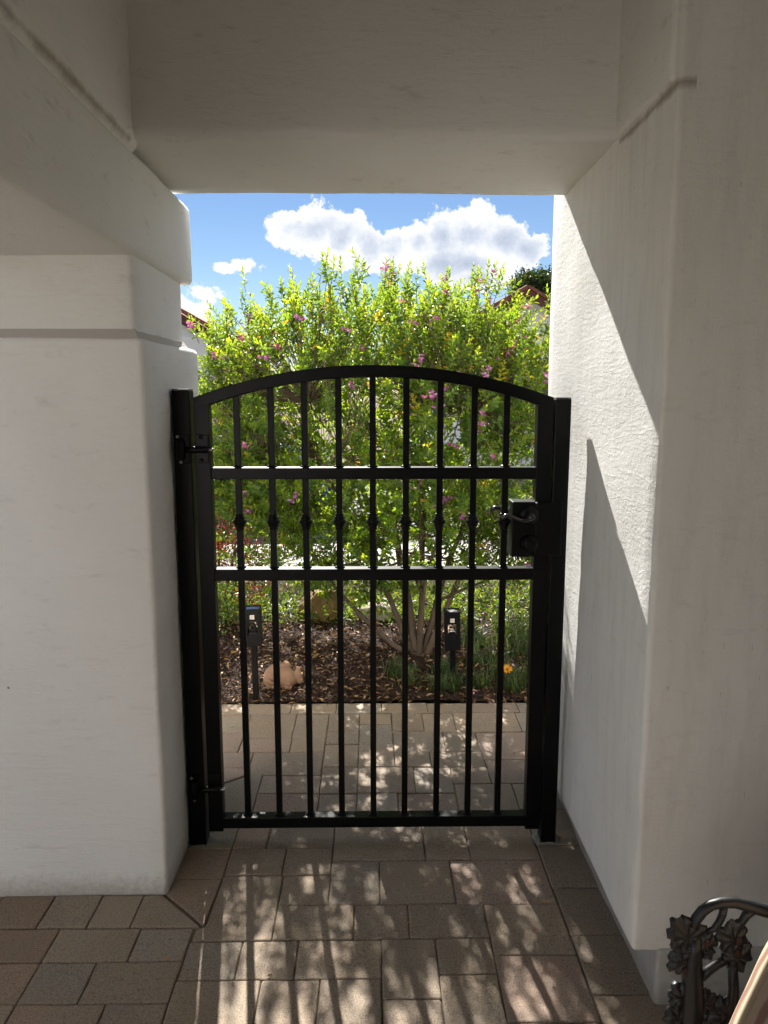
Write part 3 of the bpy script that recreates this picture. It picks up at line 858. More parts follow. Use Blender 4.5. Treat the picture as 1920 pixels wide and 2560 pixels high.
for (tip, r0) in mains:
    st_ = root + Vector(((tip[0] - root.x) * .05, rs.uniform(-.04, .04), 0))
    pts = curve_pts(st_, tip, -.05 if abs(tip[0] - root.x) < .4 else -.02, 9, rs, .06)
    rad = [r0 * .58 * (1.35 - .9 * k / 9) for k in range(10)]
    rad[0] *= 1.2
    add_tube(ptrunk, pts, rad, 9)
    anchors += [(pts[k], rad[k]) for k in (3, 4, 5, 6, 7, 8, 9)]
# swollen root collar
bmesh.ops.create_icosphere(ptrunk, subdivisions=3, radius=1.0, matrix=Matrix.Translation((.268, 4.24, -.01)) @ Matrix.Diagonal((.058, .052, .045, 1)))
tr = from_bm('trunk', ptrunk, M_BARK, shrub, True)
tr.matrix_parent_inverse = Matrix.Translation((-.26, -4.20, 0))
secs = []
bb = bmesh.new()
for k in range(46):
    a_, ra = rs.choice(anchors)
    j = rs.randrange(ns)
    best_d, tgt = 9, None
    for _ in range(14):
        j = rs.randrange(ns)
        q = Vector(sp[j])
        dd = (q - a_).length
        if .22 < dd < .75 and q.z > a_.z - .12 and abs(dd - .45) < best_d:
            best_d, tgt = abs(dd - .45), q
    if tgt is None: continue
    pts = curve_pts(a_, tgt, -.03, 6, rs, .05)
    rad = [max(ra * .55 * (1 - .75 * i_ / 6), .003) for i_ in range(7)]
    add_tube(bb, pts, rad, 6)
    secs += [(p_, r_) for p_, r_ in zip(pts[2:], rad[2:])]
br = from_bm('branches', bb, M_BARK, shrub, True); br['kind'] = 'stuff'
br.matrix_parent_inverse = Matrix.Translation((-.26, -4.20, 0))
sec_np = np.array([tuple(p_) for p_, _ in secs] + [tuple(p_) for p_, _ in anchors])
for i in range(0, ns, 2):
    dd = np.linalg.norm(sec_np - sp[i], axis=1)
    j = int(np.argmin(dd))
    if dd[j] > .7: continue
    a_ = Vector(sec_np[j]); b_ = Vector(sp[i])
    md = a_.lerp(b_, .55) + Vector((rs.uniform(-.03, .03), rs.uniform(-.03, .03), rs.uniform(-.05, .01)))
    Vt, Ft, _ = tube_arrays([a_, md, b_], [.0034, .0026, .0018], 3, False)
    TV += [tuple(q) for q in Vt]; TF += [tuple(k + off for k in f) for f in Ft]; off += len(Vt)
tw = from_arrays('twigs', TV, TF, M_TWIG, shrub, True); tw['kind'] = 'stuff'
tw.matrix_parent_inverse = Matrix.Translation((-.26, -4.20, 0))
# flowers: pea-shaped florets in small clusters
M_PETAL = mat_leaf('pink_petal', [(0.0, (0.36, 0.06, 0.33)), (0.5, (0.48, 0.13, 0.44)), (1.0, (0.62, 0.32, 0.55))], trans=0.4, rough=0.5, tgain=.75)
def flower_mesh(seed):
    g = np.random.default_rng(seed)
    n = int(g.integers(3, 6))
    B, D, Nn, L_, W_, Vv = [], [], [], [], [], []
    for k in range(n):
        c = g.normal(scale=.011, size=3)
        f = unit(g.normal(size=3) + np.array([0, -.8, .2]))
        s_ = unit(np.cross(f, [0, 0, 1]))
        u_ = np.cross(s_, f)
        for dd_, l_ in ((s_ * .9 + u_ * .35, .0165), (-s_ * .9 + u_ * .35, .0165), (-u_ * .8 + f * .5, .012), (u_ * .9 + f * .3, .011)):
            B.append(c); D.append(dd_); Nn.append(f + g.normal(scale=.2, size=3)); L_.append(l_ * g.uniform(.85, 1.15)); W_.append(l_ * .85); Vv.append(g.random())
    V_, F_ = leaf_arrays(np.array(B), np.array(D), np.array(Nn), np.array(L_), np.array(W_), .15, .1)
    o = from_arrays('flower', V_, F_, M_PETAL, None, True, np.repeat(np.array(Vv), 6))
    return o
protos = [flower_mesh(s) for s in range(5)]
fmesh = [o.data for o in protos]
for o in protos: bpy.data.objects.remove(o)
front = np.where((out[:, 1] < .25) & (sp[:, 2] > .55) & (np.abs(sp[:, 0]) < 1.05))[0]
weights = (.4 + np.clip(sp[front, 2] - .9, 0, 1.2)) * (np.linalg.norm((sp[front] - CEN) / RAD, axis=1) > .82)
pick = RNG.choice(front, 92, replace=False, p=weights / weights.sum())
for k, j in enumerate(pick):
    pos = sp[j] + sdir[j] * slen[j] * .75 + np.array([0, -.03, 0])
    o = link('flower', fmesh[k % 5], M_PETAL, shrub, False, tuple(pos - np.array([.26, 4.20, 0])))
    o.rotation_euler = (0, 0, RNG.uniform(-.9, .9))
    s_ = RNG.uniform(.8, 1.25); o.scale = (s_, s_, s_)

# ------------------------------------------------------------------ litter on the bed
def scatter(n, x0, x1, y0, y1, rng):
    x = rng.uniform(x0, x1, n); y = rng.uniform(y0, y1, n)
    z_ = np.array([bedz(a, b) for a, b in zip(x, y)])
    return np.stack([x, y, z_], 1)
def flat_leaves(name, n, ext, lmin, lmax, ratio, lift, mat, rng, tilt=.35, vpow=1.0):
    b = scatter(n, *ext, rng)
    b[:, 2] += rng.uniform(0.001, lift, n)
    a = rng.uniform(0, 6.28, n)
    d = np.stack([np.cos(a), np.sin(a), rng.normal(scale=tilt, size=n)], 1)
    nn = np.stack([rng.normal(scale=tilt, size=n), rng.normal(scale=tilt, size=n), np.ones(n)], 1)
    L_ = rng.uniform(lmin, lmax, n)
    V_, F_ = leaf_arrays(b, d, nn, L_, L_ * rng.uniform(*ratio, n), .25, rng.uniform(-.1, .25))
    o = from_arrays(name, V_, F_, mat, None, False, np.repeat(rng.random(n) ** vpow, 6))
    return o
o = flat_leaves('bark_mulch', 26000, (-1.6, 1.9, 3.572, 5.3), .010, .034, (.15, .4), .016, M_CHIP, RNG)
tag(o, 'dark brown bark mulch covering the planting bed', 'mulch', kind='stuff')
o = flat_leaves('fallen_leaves', 3000, (-1.5, 1.8, 3.56, 5.0), .018, .046, (.28, .45), .024, M_LITTER, RNG, .3)
tag(o, 'dry tan leaves and pink petals fallen on the mulch', 'leaf litter', kind='stuff')

n_ = 90
lb = np.stack([RNG.uniform(-1.1, .7, n_), np.concatenate([RNG.uniform(2.65, 3.55, 62), RNG.uniform(1.5, 2.6, 28)]), RNG.uniform(.003, .006, n_)], 1)
a = RNG.uniform(0, 6.28, n_)
Lp = RNG.uniform(.006, .024, n_)
V, F = leaf_arrays(lb, np.stack([np.cos(a), np.sin(a), RNG.normal(scale=.15, size=n_)], 1), np.stack([RNG.normal(scale=.2, size=n_), RNG.normal(scale=.2, size=n_), np.ones(n_)], 1), Lp, Lp * RNG.uniform(.25, .5, n_))
o = from_arrays('path_litter', V, F, M_LITTER, None, False, np.repeat(RNG.random(n_) ** .7, 6))
tag(o, 'scattered leaf bits and petals lying on the pavers', 'leaf litter', kind='stuff')

# grassy clumps at the right of the bed
bl, hd, Ls = [], [], []
for k in range(92):
    cx_ = .06 + 1.3 * RNG.random() ** .8
    cy_ = RNG.uniform(3.66, 4.75)
    if cx_ < .55 and cy_ > 3.98: continue
    if cx_ < .30 and RNG.random() < .35: continue
    n_ = int(RNG.uniform(34, 62))
    hgt = RNG.uniform(.09, .15) + .10 * max(0, cx_ - .45)
    for q in range(n_):
        a_ = RNG.uniform(0, 6.28)
        bl.append((cx_ + RNG.normal(scale=.028), cy_ + RNG.normal(scale=.028), bedz(cx_, cy_)))
        hd.append((math.cos(a_), math.sin(a_)))
        Ls.append(hgt * RNG.uniform(.6, 1.25))
bl, hd, Ls = np.array(bl), np.array(hd), np.array(Ls)
V, F = blade_arrays(bl, hd, Ls, np.full(len(bl), .0052), RNG.uniform(.35, 1.45, len(bl)))
o = from_arrays('grassy_ground_cover', V, F, M_GRASS, None, True, np.repeat(np.clip(RNG.normal(.45, .25, len(bl)), 0, 1), 8))
tag(o, 'grassy ground cover with narrow blades at the right of the bed', 'grass', kind='stuff')

# bright low ground cover behind the shrub
n_ = 12000
b = scatter(n_, -1.6, 2.2, 4.75, 6.0, RNG)
b[:, 2] += RNG.uniform(0, .16, n_) * (1 + 1.7 * np.clip((b[:, 1] - 5.35) / .4, 0, 1)) * (.6 + .6 * np.array([mnoise.noise(Vector((q[0] * 2, q[1] * 2, 0))) for q in b]))
d = unit(RNG.normal(size=(n_, 3)) * np.array([1, 1, .5]) + np.array([0, 0, .7]))
V, F = leaf_arrays(b, d, RNG.normal(size=(n_, 3)) + np.array([0, 0, .6]), RNG.uniform(.022, .05, n_), RNG.uniform(.007, .014, n_))
o = from_arrays('low_ground_cover', V, F, M_COVER, None, False, np.repeat(RNG.random(n_), 6))
tag(o, 'bright green low ground cover behind the large shrub', 'ground cover', kind='stuff')

# ------------------------------------------------------------------ small leafy shrubs
def leafy(name, label, cat, center, rad, n, leaf, mat, group=None, stems=7, clumps=26, aspect=.4):
    e = empty(name, (center[0], center[1], 0))
    tag(e, label, cat, group)
    g = RNG
    cc = unit(g.normal(size=(clumps, 3))) * (g.random((clumps, 1)) ** .4) * .78
    w_ = g.integers(0, clumps, n)
    p = cc[w_] + g.normal(scale=.22, size=(n, 3))
    p = p * np.array(rad) + np.array([0, 0, center[2]])
    p[:, 2] = np.maximum(p[:, 2], .02)
    d = unit((p - np.array([0, 0, center[2]])) / np.array(rad) * .6 + g.normal(scale=.7, size=(n, 3)) + np.array([0, 0, .35]))
    L_ = g.uniform(leaf * .7, leaf * 1.2, n)
    V_, F_ = leaf_arrays(p, d, g.normal(size=(n, 3)) + np.array([0, 0, .7]), L_, L_ * aspect)
    o = from_arrays('crown', V_, F_, mat, e, False, np.repeat(np.clip(g.random(n), 0, 1), 6)); o['kind'] = 'stuff'
    bm = bmesh.new()
    for k in range(stems):
        a_ = k * 6.28 / stems
        r0 = max(rad) * .035
        tip = Vector((math.cos(a_) * rad[0] * .55, math.sin(a_) * rad[1] * .55, center[2] + rad[2] * .35))
        add_tube(bm, curve_pts((math.cos(a_) * r0, math.sin(a_) * r0, -.03), tip, .04, 5, rs, rad[0] * .06), [r0 * (1 - .13 * i_) for i_ in range(6)], 6)
    from_bm('trunk', bm, M_BARK, e, True)
    return e
leafy('red_leaved_shrub', 'dark red leaved shrub low at the left behind the lamp', 'shrub', (-1.02, 5.0, .42), (.42, .36, .42), 5200, .022, M_REDLEAF, None, 7, 34, .5)
leafy('low_leafy_shrub', 'small pale green shrub at the far left of the bed', 'shrub', (-.98, 4.45, .30), (.20, .2, .2), 900, .028, M_COVER)
leafy('pale_green_shrub', 'pale lime shrub glowing behind the right end of the gate', 'shrub', (1.35, 5.2, .55), (.38, .35, .55), 4200, .03, M_COVER, None, 6, 30)
leafy('clipped_hedge', 'dark green clipped hedge below the left house wall', 'hedge', (-3.55, 13.6, .95), (1.0, .5, .95), 9000, .06, M_TREELEAF, None, 6, 60)

# ------------------------------------------------------------------ path lamps
M_LAMP = mat_simple('lamp_bronze_black', (0.008, 0.0075, 0.007), rough=0.5, spec=0.2, var=.15)
M_LAMP_D = mat_simple('lamp_black', (0.004, 0.0045, 0.005), rough=0.5, spec=0.2)
M_STICK = mat_simple('white_sticker', (0.72, 0.66, 0.56), rough=0.6)
M_STICK_INK = mat_simple('sticker_ink', (0.45, 0.38, 0.30), rough=0.6)
M_SOLAR = mat_simple('solar_panel', (0.02, 0.03, 0.05), rough=0.08, spec=0.9, var=.3, vscale=60)
def path_lamp(x, y, zb, zt, w_, label, body, lean, rz, panel):
    e = empty('path_lamp', (x, y, 0), rz)
    e.rotation_euler = (0, lean, rz)
    tag(e, label, 'path lamp', 'path lamps in the bed')
    h = w_ / 2
    H = zt - zb
    win0, win1 = zb + H * .30, zb + H * .69
    hd_ = empty('lamp_head', (0, 0, 0)); hd_.parent = e
    box('base_box', -h, h, -h, h, zb, win0 - .0005, body, hd_, bev=.002)
    box('top_box', -h, h, -h, h, win1 + .0005, zt - .004, body, hd_, bev=.002)
    for s in (-1, 1):
        x0_, x1_ = (-h + .001, -h + .016) if s < 0 else (h - .017, h - .001)
        box('side_panel', x0_, x1_, -h + .001, h - .001, win0 - .003, win1 + .003, body, hd_, bev=.001)
    # rim and panel on top
    bm = bmesh.new()
    for (a0, a1, b0, b1) in ((-h, h, -h, -h + .006), (-h, h, h - .006, h), (-h, -h + .006, -h + .006, h - .006), (h - .006, h, -h + .006, h - .006)):
        add_box(bm, a0, a1, b0, b1, zt - .004, zt + .003, .0008, 1)
    from_bm('rim', bm, body, hd_)
    box('top_panel', -h + .006, h - .006, -h + .006, h - .006, zt - .0038, zt - .001, panel, hd_)
    # stepped reflector inside the window
    bm = bmesh.new()
    rings = []
    for s, zz in ((.92, win0), (.86, win0 + .012), (.62, win0 + .018), (.58, win0 + .030), (.52, win0 + .032)):
        k = (h - .017) * s
        rings.append([bm.verts.new((sx * k, sy * (h - .004) * s, zz)) for sx, sy in ((-1, -1), (1, -1), (1, 1), (-1, 1))])
    for a, b in zip(rings, rings[1:]):
        for i in range(4): bm.faces.new((a[i], a[(i + 1) % 4], b[(i + 1) % 4], b[i]))
    bm.faces.new(rings[0][::-1]); bm.faces.new(rings[-1])
    from_bm('reflector', bm, body, hd_)
    sk = box('sticker', -.011, .010, -h - .0008, -h + .0005, win1 + .010, win1 + .031, M_STICK, hd_)
    bm = bmesh.new()
    for k in range(3):
        add_box(bm, -.0075 + k * .005, -.0055 + k * .005, -h - .0012, -h - .0006, win1 + .014, win1 + .027)
    from_bm('printed_bars', bm, M_STICK_INK, hd_)
    box('stake', -.0145, .0145, -.0145, .0145, -.06, zb + .001, body, e, bev=.002)
path_lamp(-.582, 3.640, .283, .466, .080, 'dark bronze path lamp beside the clay figurine', M_LAMP, R(-.6), R(3), M_SOLAR)
path_lamp(.412, 3.790, .206, .404, .080, 'black path lamp standing in the grassy ground cover', M_LAMP_D, R(-1.6), R(-2), M_LAMP_D)

# ------------------------------------------------------------------ clay figurine
fig = empty('clay_figurine', (-.475, 3.80, 0))
tag(fig, 'rounded terracotta animal figurine lying on the mulch', 'figurine')
bm = bmesh.new()
def blob(c, r, rot=0.0):
    bmesh.ops.create_icosphere(bm, subdivisions=3, radius=1.0, matrix=Matrix.Translation(c) @ Matrix.Rotation(rot, 4, 'Y') @ Matrix.Diagonal((*r, 1)))
blob((-.012, 0, .058), (.078, .060, .066))
blob((-.045, -.020, .045), (.046, .050, .046))      # haunch
blob((.030, -.018, .050), (.050, .050, .052))       # shoulder
blob((.030, .002, .108), (.020, .016, .026), .4)    # raised ear
blob((.012, .020, .104), (.018, .014, .024), .2)
blob((.078, .000, .050), (.032, .032, .036))        # head turned aside
blob((.088, .010, .082), (.013, .013, .026), -.35)
blob((.096, -.012, .036), (.018, .020, .018))       # muzzle
blob((-.040, -.055, .014), (.034, .018, .015))      # feet
blob((.035, -.052, .014), (.028, .016, .015))
body = from_bm('body', bm, M_TERRA, fig, True)
md = body.modifiers.new('remesh', 'REMESH'); md.mode = 'VOXEL'; md.voxel_size = .0045; md.use_smooth_shade = True
ms = body.modifiers.new('smooth', 'SMOOTH'); ms.iterations = 4; ms.factor = .5
def ridge(pts, r):
    tube('carved_fold', pts, r, M_TERRA, fig, 8)
ridge([(-.060, -.060, .072), (-.048, -.0655, .070), (-.036, -.066, .062), (-.030, -.067, .054)], [.002, .0060, .0065, .002])
ridge([(-.078, -.052, .055), (-.062, -.063, .056), (-.046, -.069, .047), (-.030, -.070, .042), (-.012, -.067, .046)], [.002, .0062, .007, .0065, .002])
ridge([(.030, -.067, .040), (.044, -.066, .034), (.056, -.060, .038)], [.002, .004, .002])
ridge([(.100, -.030, .046), (.108, -.024, .042), (.112, -.014, .036)], [.0015, .003, .0015])

# ------------------------------------------------------------------ boulder
bm = bmesh.new()
bmesh.ops.create_icosphere(bm, subdivisions=4, radius=1.0)
for q in bm.verts:
    p = q.co.copy()
    cell = mnoise.cell_vector(p * 1.3)
    k = 1 + .22 * mnoise.noise(p * 1.4 + Vector((4, 1, 2))) + .07 * mnoise.noise(p * 4.2)
    for nn_ in (Vector((.2, -.95, .2)), Vector((-.75, -.3, .55)), Vector((.1, .1, 1)), Vector((.8, -.4, .5)), Vector((-.4, -.7, -.2))):
        nn_ = nn_.normalized()
        dd = p.dot(nn_)
        if dd > .74: p -= nn_ * (dd - .74)
    q.co = Vector((p.x * .155 * k, p.y * .13 * k, p.z * .155 * k + .09))
o = from_bm('boulder', bm, M_ROCK, None, False, loc=(-.34, 4.95, 0))
tag(o, 'ochre boulder half hidden by leaves behind the figurine', 'boulder')
bm = bmesh.new()
bmesh.ops.create_icosphere(bm, subdivisions=3, radius=1.0)
for q in bm.verts:
    k = 1 + .3 * mnoise.noise(q.co * 1.7 + Vector((9, 1, 2)))
    q.co = Vector((q.co.x * .12 * k, q.co.y * .1 * k, q.co.z * .09 * k + .05))
o = from_bm('boulder', bm, mat_simple('pale_rock', (.38, .33, .26), rough=.9, bump=(25, .02), var=.25), None, False, loc=(.02, 4.92, 0))
tag(o, 'smaller pale boulder right of the ochre one', 'boulder')

# ------------------------------------------------------------------ orange flowers in the grass
M_ORANGE = mat_leaf('orange_petal', [(0, (.75, .27, .01)), (1, (.80, .40, .02))], trans=.35, tgain=.9)
M_STEM = mat_simple('flower_stem', (.09, .14, .05), rough=.7)
M_EYE = mat_simple('flower_eye', (.35, .16, .02), rough=.8)
def daisy(x, y, z_, r_, label, tilt):
    e = empty('orange_daisy', (x, y, bedz(x, y)))
    tag(e, label, 'flower', 'orange daisies in the grass')
    n = 18
    a_ = np.arange(n) * 6.2832 / n + RNG.normal(scale=.08, size=n)
    T = Matrix.Translation((0, 0, z_)) @ Matrix.Rotation(tilt, 4, 'X')
    D = np.stack([np.cos(a_), np.sin(a_), np.full(n, .35)], 1)
    V_, F_ = leaf_arrays(D * np.array([.005, .005, 0]), D, np.tile([0, 0, 1.0], (n, 1)), np.full(n, r_), np.full(n, r_ * .3), .12, .06)
    V_ = [tuple(T @ Vector(q)) for q in V_]
    from_arrays('petals', V_, F_, M_ORANGE, e, True, np.repeat(RNG.random(n), 6))
    bm = bmesh.new()
    bmesh.ops.create_icosphere(bm, subdivisions=2, radius=1, matrix=T @ Matrix.Translation((0, 0, .003)) @ Matrix.Diagonal((.007, .007, .004, 1)))
    from_bm('eye', bm, M_EYE, e, True)
    tube('stem', [(.006, .004, -.02), (.004, .002, z_ * .5), (0, 0, z_)], .0018, M_STEM, e, 6)
daisy(.682, 3.74, .105, .024, 'larger orange daisy in the grass behind the last picket', .75)
daisy(.955, 4.12, .145, .020, 'smaller orange daisy far right beside the gate stile', .7)

# ------------------------------------------------------------------ garden bench in the corner
M_CAST = mat_simple('cast_iron', (0.009, 0.010, 0.012), rough=0.40, spec=0.4, bump=(120, .0008), var=.25, vscale=30)
M_RUST = mat_simple('rusty_iron', (0.035, 0.013, 0.008), rough=.85)
M_SLAT = mat_simple('bench_slat', (.17, .10, .06), rough=.7, var=.2)
bench = empty('garden_bench', (.85, .62, 0))
tag(bench, 'cast iron garden bench with leafy arm in the lower right corner', 'bench')
BP = Vector((.85, .62, 0))
AY = 1.22
def bz(px, py, dy=0.0):
    """a point of the casting, drawn at 1:1 in the plane of the arm"""
    X = .5208 + (px - 380) * .000129 * 1.0
    Z = .6195 - (py - 380) * .0001555 * 1.0
    return Vector((X, AY + dy, Z)) - BP
def arm(yoff, front):
    a_ = empty('arm', (0, yoff, 0)); a_.parent = bench
    def T(name, pts, rad, mat=M_CAST, flat=1.0):
        tube(name, [bz(*p) for p in pts], [r * .00014 for r in rad], mat, a_, 10, True, flat)
    T('arm_rail', [(700, 690), (740, 600), (820, 500), (930, 430), (1060, 400), (1250, 400), (1450, 445), (1659, 500), (1900, 560), (2300, 600), (2900, 560)], [62, 66, 66, 64, 64, 68, 74, 80, 80, 80, 70])
    T('scroll', [(1105, 440), (1100, 540), (1060, 640), (990, 730), (900, 760)], [50, 48, 44, 40, 30])
    T('scroll', [(1500, 490), (1420, 560), (1370, 640), (1330, 720)], [60, 56, 50, 44])
    T('scroll', [(860, 1330), (960, 1250), (1080, 1170), (1200, 1110)], [66, 58, 54, 54])
    T('stem', [(740, 820), (740, 1000), (730, 1200), (745, 1400), (760, 1650), (750, 1950), (760, 2400), (820, 3000), (760, 3600), (640, 4300)], [80, 105, 125, 140, 150, 150, 130, 120, 120, 110])
    T('stem', [(1280, 1150), (1330, 1500), (1300, 2000), (1500, 2600)], [60, 70, 80, 80])
    def vine_leaf(c, size, lobes, seed, ang0=0.0):
        """a thick lobed leaf with ribs, cast in relief"""
        g = random.Random(seed)
        bm = bmesh.new()
        nA, nR = 44, 6
        rings_f = []
        for side in (-1, 1):
            rings = []
            cv = bm.verts.new(bz(c[0], c[1], side * .006))
            for r_i in range(1, nR + 1):
                fr = r_i / nR
                ring = []
                for k in range(nA):
                    t_ = 2 * math.pi * k / nA
                    lob = .74 + .20 * abs(math.cos((t_ - ang0) * lobes / 2)) ** .6 + .05 * math.sin(t_ * 13 + seed) + .30 * mnoise.noise(Vector((math.cos(t_) * 1.3, math.sin(t_) * 1.3, seed * 3.7)))
                    rr_ = size * fr * lob
                    dy = side * (.0085 + .0022 * math.cos((t_ - ang0) * lobes + mnoise.noise(Vector((t_, seed, 2))) * 2) * fr - .0070 * fr ** 3 + .004 * mnoise.noise(Vector((math.cos(t_) * fr * 2.2, math.sin(t_) * fr * 2.2, seed * 1.9))) + .0018 * mnoise.noise(Vector((fr * 5, t_ * 2, seed))))
                    p_ = bz(c[0] + math.cos(t_) * rr_, c[1] + math.sin(t_) * rr_ * .92, dy)
                    ring.append(bm.verts.new(p_))
                rings.append(ring)
            for k in range(nA):
                bm.faces.new((cv, rings[0][k], rings[0][(k + 1) % nA]))
            for a, b in zip(rings, rings[1:]):
                for k in range(nA):
                    bm.faces.new((a[k], a[(k + 1) % nA], b[(k + 1) % nA], b[k]))
            rings_f.append(rings[-1])
        for k in range(nA):
            bm.faces.new((rings_f[0][k], rings_f[0][(k + 1) % nA], rings_f[1][(k + 1) % nA], rings_f[1][k]))
        return from_bm('cast_leaf', bm, M_CAST, a_, True)
    for c, s, l, sd in (((620, 800), 300, 9, 1), ((570, 1120), 215, 7, 2), ((890, 890), 165, 5, 3), ((1250, 830), 230, 9, 4), ((1330, 1060), 230, 7, 5), ((700, 960), 220, 7, 12),
                        ((570, 1560), 200, 7, 6), ((570, 1840), 210, 7, 7), ((900, 1650), 220, 7, 8), ((930, 1010), 105, 5, 9), ((720, 2150), 280, 9, 10), ((1180, 1780), 240, 7, 11), ((760, 1780), 230, 7, 13)):
        vine_leaf(c, s, l, sd, sd * .4)
    for c in ((880, 860), (1310, 830), (1300, 990), (620, 1210)):
        bm = bmesh.new()
        g_ = bz(c[0], c[1], -.0105)
        bmesh.ops.create_icosphere(bm, subdivisions=2, radius=1, matrix=Matrix.Translation(g_) @ Matrix.Diagonal((.0055, .0012, .008, 1)))
        from_bm('rust_patch', bm, M_RUST, a_, True)
arm(0.0, True)
arm(-1.22, False)
for k in range(6):
    x0_ = .60 + k * .072
    box('seat_slat', x0_ - BP.x, x0_ + .060 - BP.x, .02 - BP.y, 1.20 - BP.y, .335, .357, M_SLAT, bench, bev=.004)
for k in range(4):
    z_ = .45 + k * .09
    box('back_slat', 1.06 + k * .012 - BP.x, 1.082 + k * .012 - BP.x, .02 - BP.y, 1.20 - BP.y, z_, z_ + .07, M_SLAT, bench, bev=.004)
for yy_ in (.0, 1.205):
    tube('back_leg', [Vector((1.18, yy_, .0)) - BP, Vector((1.10, yy_, .34)) - BP, Vector((1.115, yy_, .62)) - BP, Vector((1.15, yy_, .84)) - BP], [.016, .016, .014, .012], M_CAST, bench, 10)
    tube('seat_rail', [Vector((.60, yy_, .322)) - BP, Vector((.85, yy_, .322)) - BP, Vector((1.12, yy_, .322)) - BP], .013, M_CAST, bench, 10)

# striped cushion
m, t = new_mat('striped_cushion')
tcx = t.n('ShaderNodeTexCoord').outputs['Object']
sx_ = t.n('ShaderNodeSeparateXYZ', ins={0: tcx}).outputs[0]
wob = t.math('MULTIPLY', t.noise(tcx, 9, 2, .5), .012)
ph = t.math('FRACT', t.math('MULTIPLY', t.math('ADD', sx_, wob), 55.0))
stripe = t.ramp(ph, [(0, (.30, .23, .16)), (.46, (.32, .25, .175)), (.54, (.19, .11, .08)), (.70, (.18, .105, .075)), (.80, (.35, .29, .21)), (1.0, (.30, .23, .16))])
fab = t.noise(tcx, 420, 2, .6)
bn = t.n('ShaderNodeBump', ins={'Strength': .5, 'Distance': .0015, 'Height': fab})
s = t.n('ShaderNodeBsdfPrincipled', ins={'Base Color': stripe, 'Roughness': .92, 'Specular IOR Level': .15, 'Normal': bn.outputs[0]})
finish(t, s.outputs[0])
M_CUSH = m
cush = empty('cushion', (.772, 1.05, .500))
tag(cush, 'beige striped cushion propped against the leafy bench arm', 'cushion')
cush.rotation_euler = (R(-12), R(33), R(4))
n_ = 40
S_ = .23
V, F = [], []
for side in (1, -1):
    for j in range(n_ + 1):
        for i in range(n_ + 1):
            a_, b_ = -1 + 2 * i / n_, -1 + 2 * j / n_
            pinch = 1 - .10 * (a_ * a_ * b_ * b_) + .05 * ((a_ * b_) ** 4) - .05 * ((1 - a_ * a_) * b_ * b_ + (1 - b_ * b_) * a_ * a_) * .8
            th = .085 * max((1 - abs(a_) ** 2.6) * (1 - abs(b_) ** 2.6), 0) ** .55
            wr = .006 * mnoise.noise(Vector((a_ * 3, b_ * 3, side))) * (1 - max(abs(a_), abs(b_)) ** 4)
            V.append((a_ * S_ * pinch, side * (th + wr + .002), b_ * S_ * pinch))
m1 = (n_ + 1) ** 2
for side in (0, 1):
    for j in range(n_):
        for i in range(n_):
            q = (side * m1 + j * (n_ + 1) + i, side * m1 + j * (n_ + 1) + i + 1, side * m1 + (j + 1) * (n_ + 1) + i + 1, side * m1 + (j + 1) * (n_ + 1) + i)
            F.append(q if side else q[::-1])
from_arrays('cover', V, F, M_CUSH, cush, True)
edge = []
for k in range(120):
    t_ = k / 120 * 4
    s_ = int(t_); f_ = t_ - s_
    a_, b_ = [(-1 + 2 * f_, -1), (1, -1 + 2 * f_), (1 - 2 * f_, 1), (-1, 1 - 2 * f_)][s_]
    pinch = 1 - .10 * (a_ * a_ * b_ * b_) + .05 * ((a_ * b_) ** 4) - .05 * ((1 - a_ * a_) * b_ * b_ + (1 - b_ * b_) * a_ * a_) * .8
    edge.append((a_ * S_ * pinch, 0, b_ * S_ * pinch))
edge.append(edge[0])
tube('piping', edge, .0062, mat_simple('piping', (.34, .27, .19), rough=.9), cush, 8)

# ------------------------------------------------------------------ houses across the street
M_HOUSE = mat_simple('house_stucco', (.80, .79, .77), rough=.9, spec=.2, var=.03, vscale=2)
M_TILE = mat_simple('clay_roof_tile', (.22, .085, .055), rough=.85, spec=.2, var=.35, vscale=9)
M_FASCIA = mat_simple('fascia_wood', (.10, .035, .025), rough=.7, var=.2)
M_GLASSW = mat_simple('house_window_glass', (.03, .04, .05), rough=.08, spec=.8)
M_TRIM = mat_simple('house_trim', (.85, .85, .84), rough=.7)
TILE = None
def tile_mesh():
    bm = bmesh.new()
    segs = 8
    r0 = .085
    a, b = [], []
    for k in range(segs + 1):
        t_ = math.pi * k / segs
        a.append(bm.verts.new((math.cos(t_) * r0, 0, math.sin(t_) * r0)))
        b.append(bm.verts.new((math.cos(t_) * r0 * .85, .42, math.sin(t_) * r0 * .85 + .015)))
    for k in range(segs):
        bm.faces.new((a[k], a[k + 1], b[k + 1], b[k]))
    bm.faces.new(a)
    me = bpy.data.meshes.new('roof_tile'); bmesh.ops.recalc_face_normals(bm, faces=bm.faces); bm.to_mesh(me); bm.free()
    return me
TILE = tile_mesh()
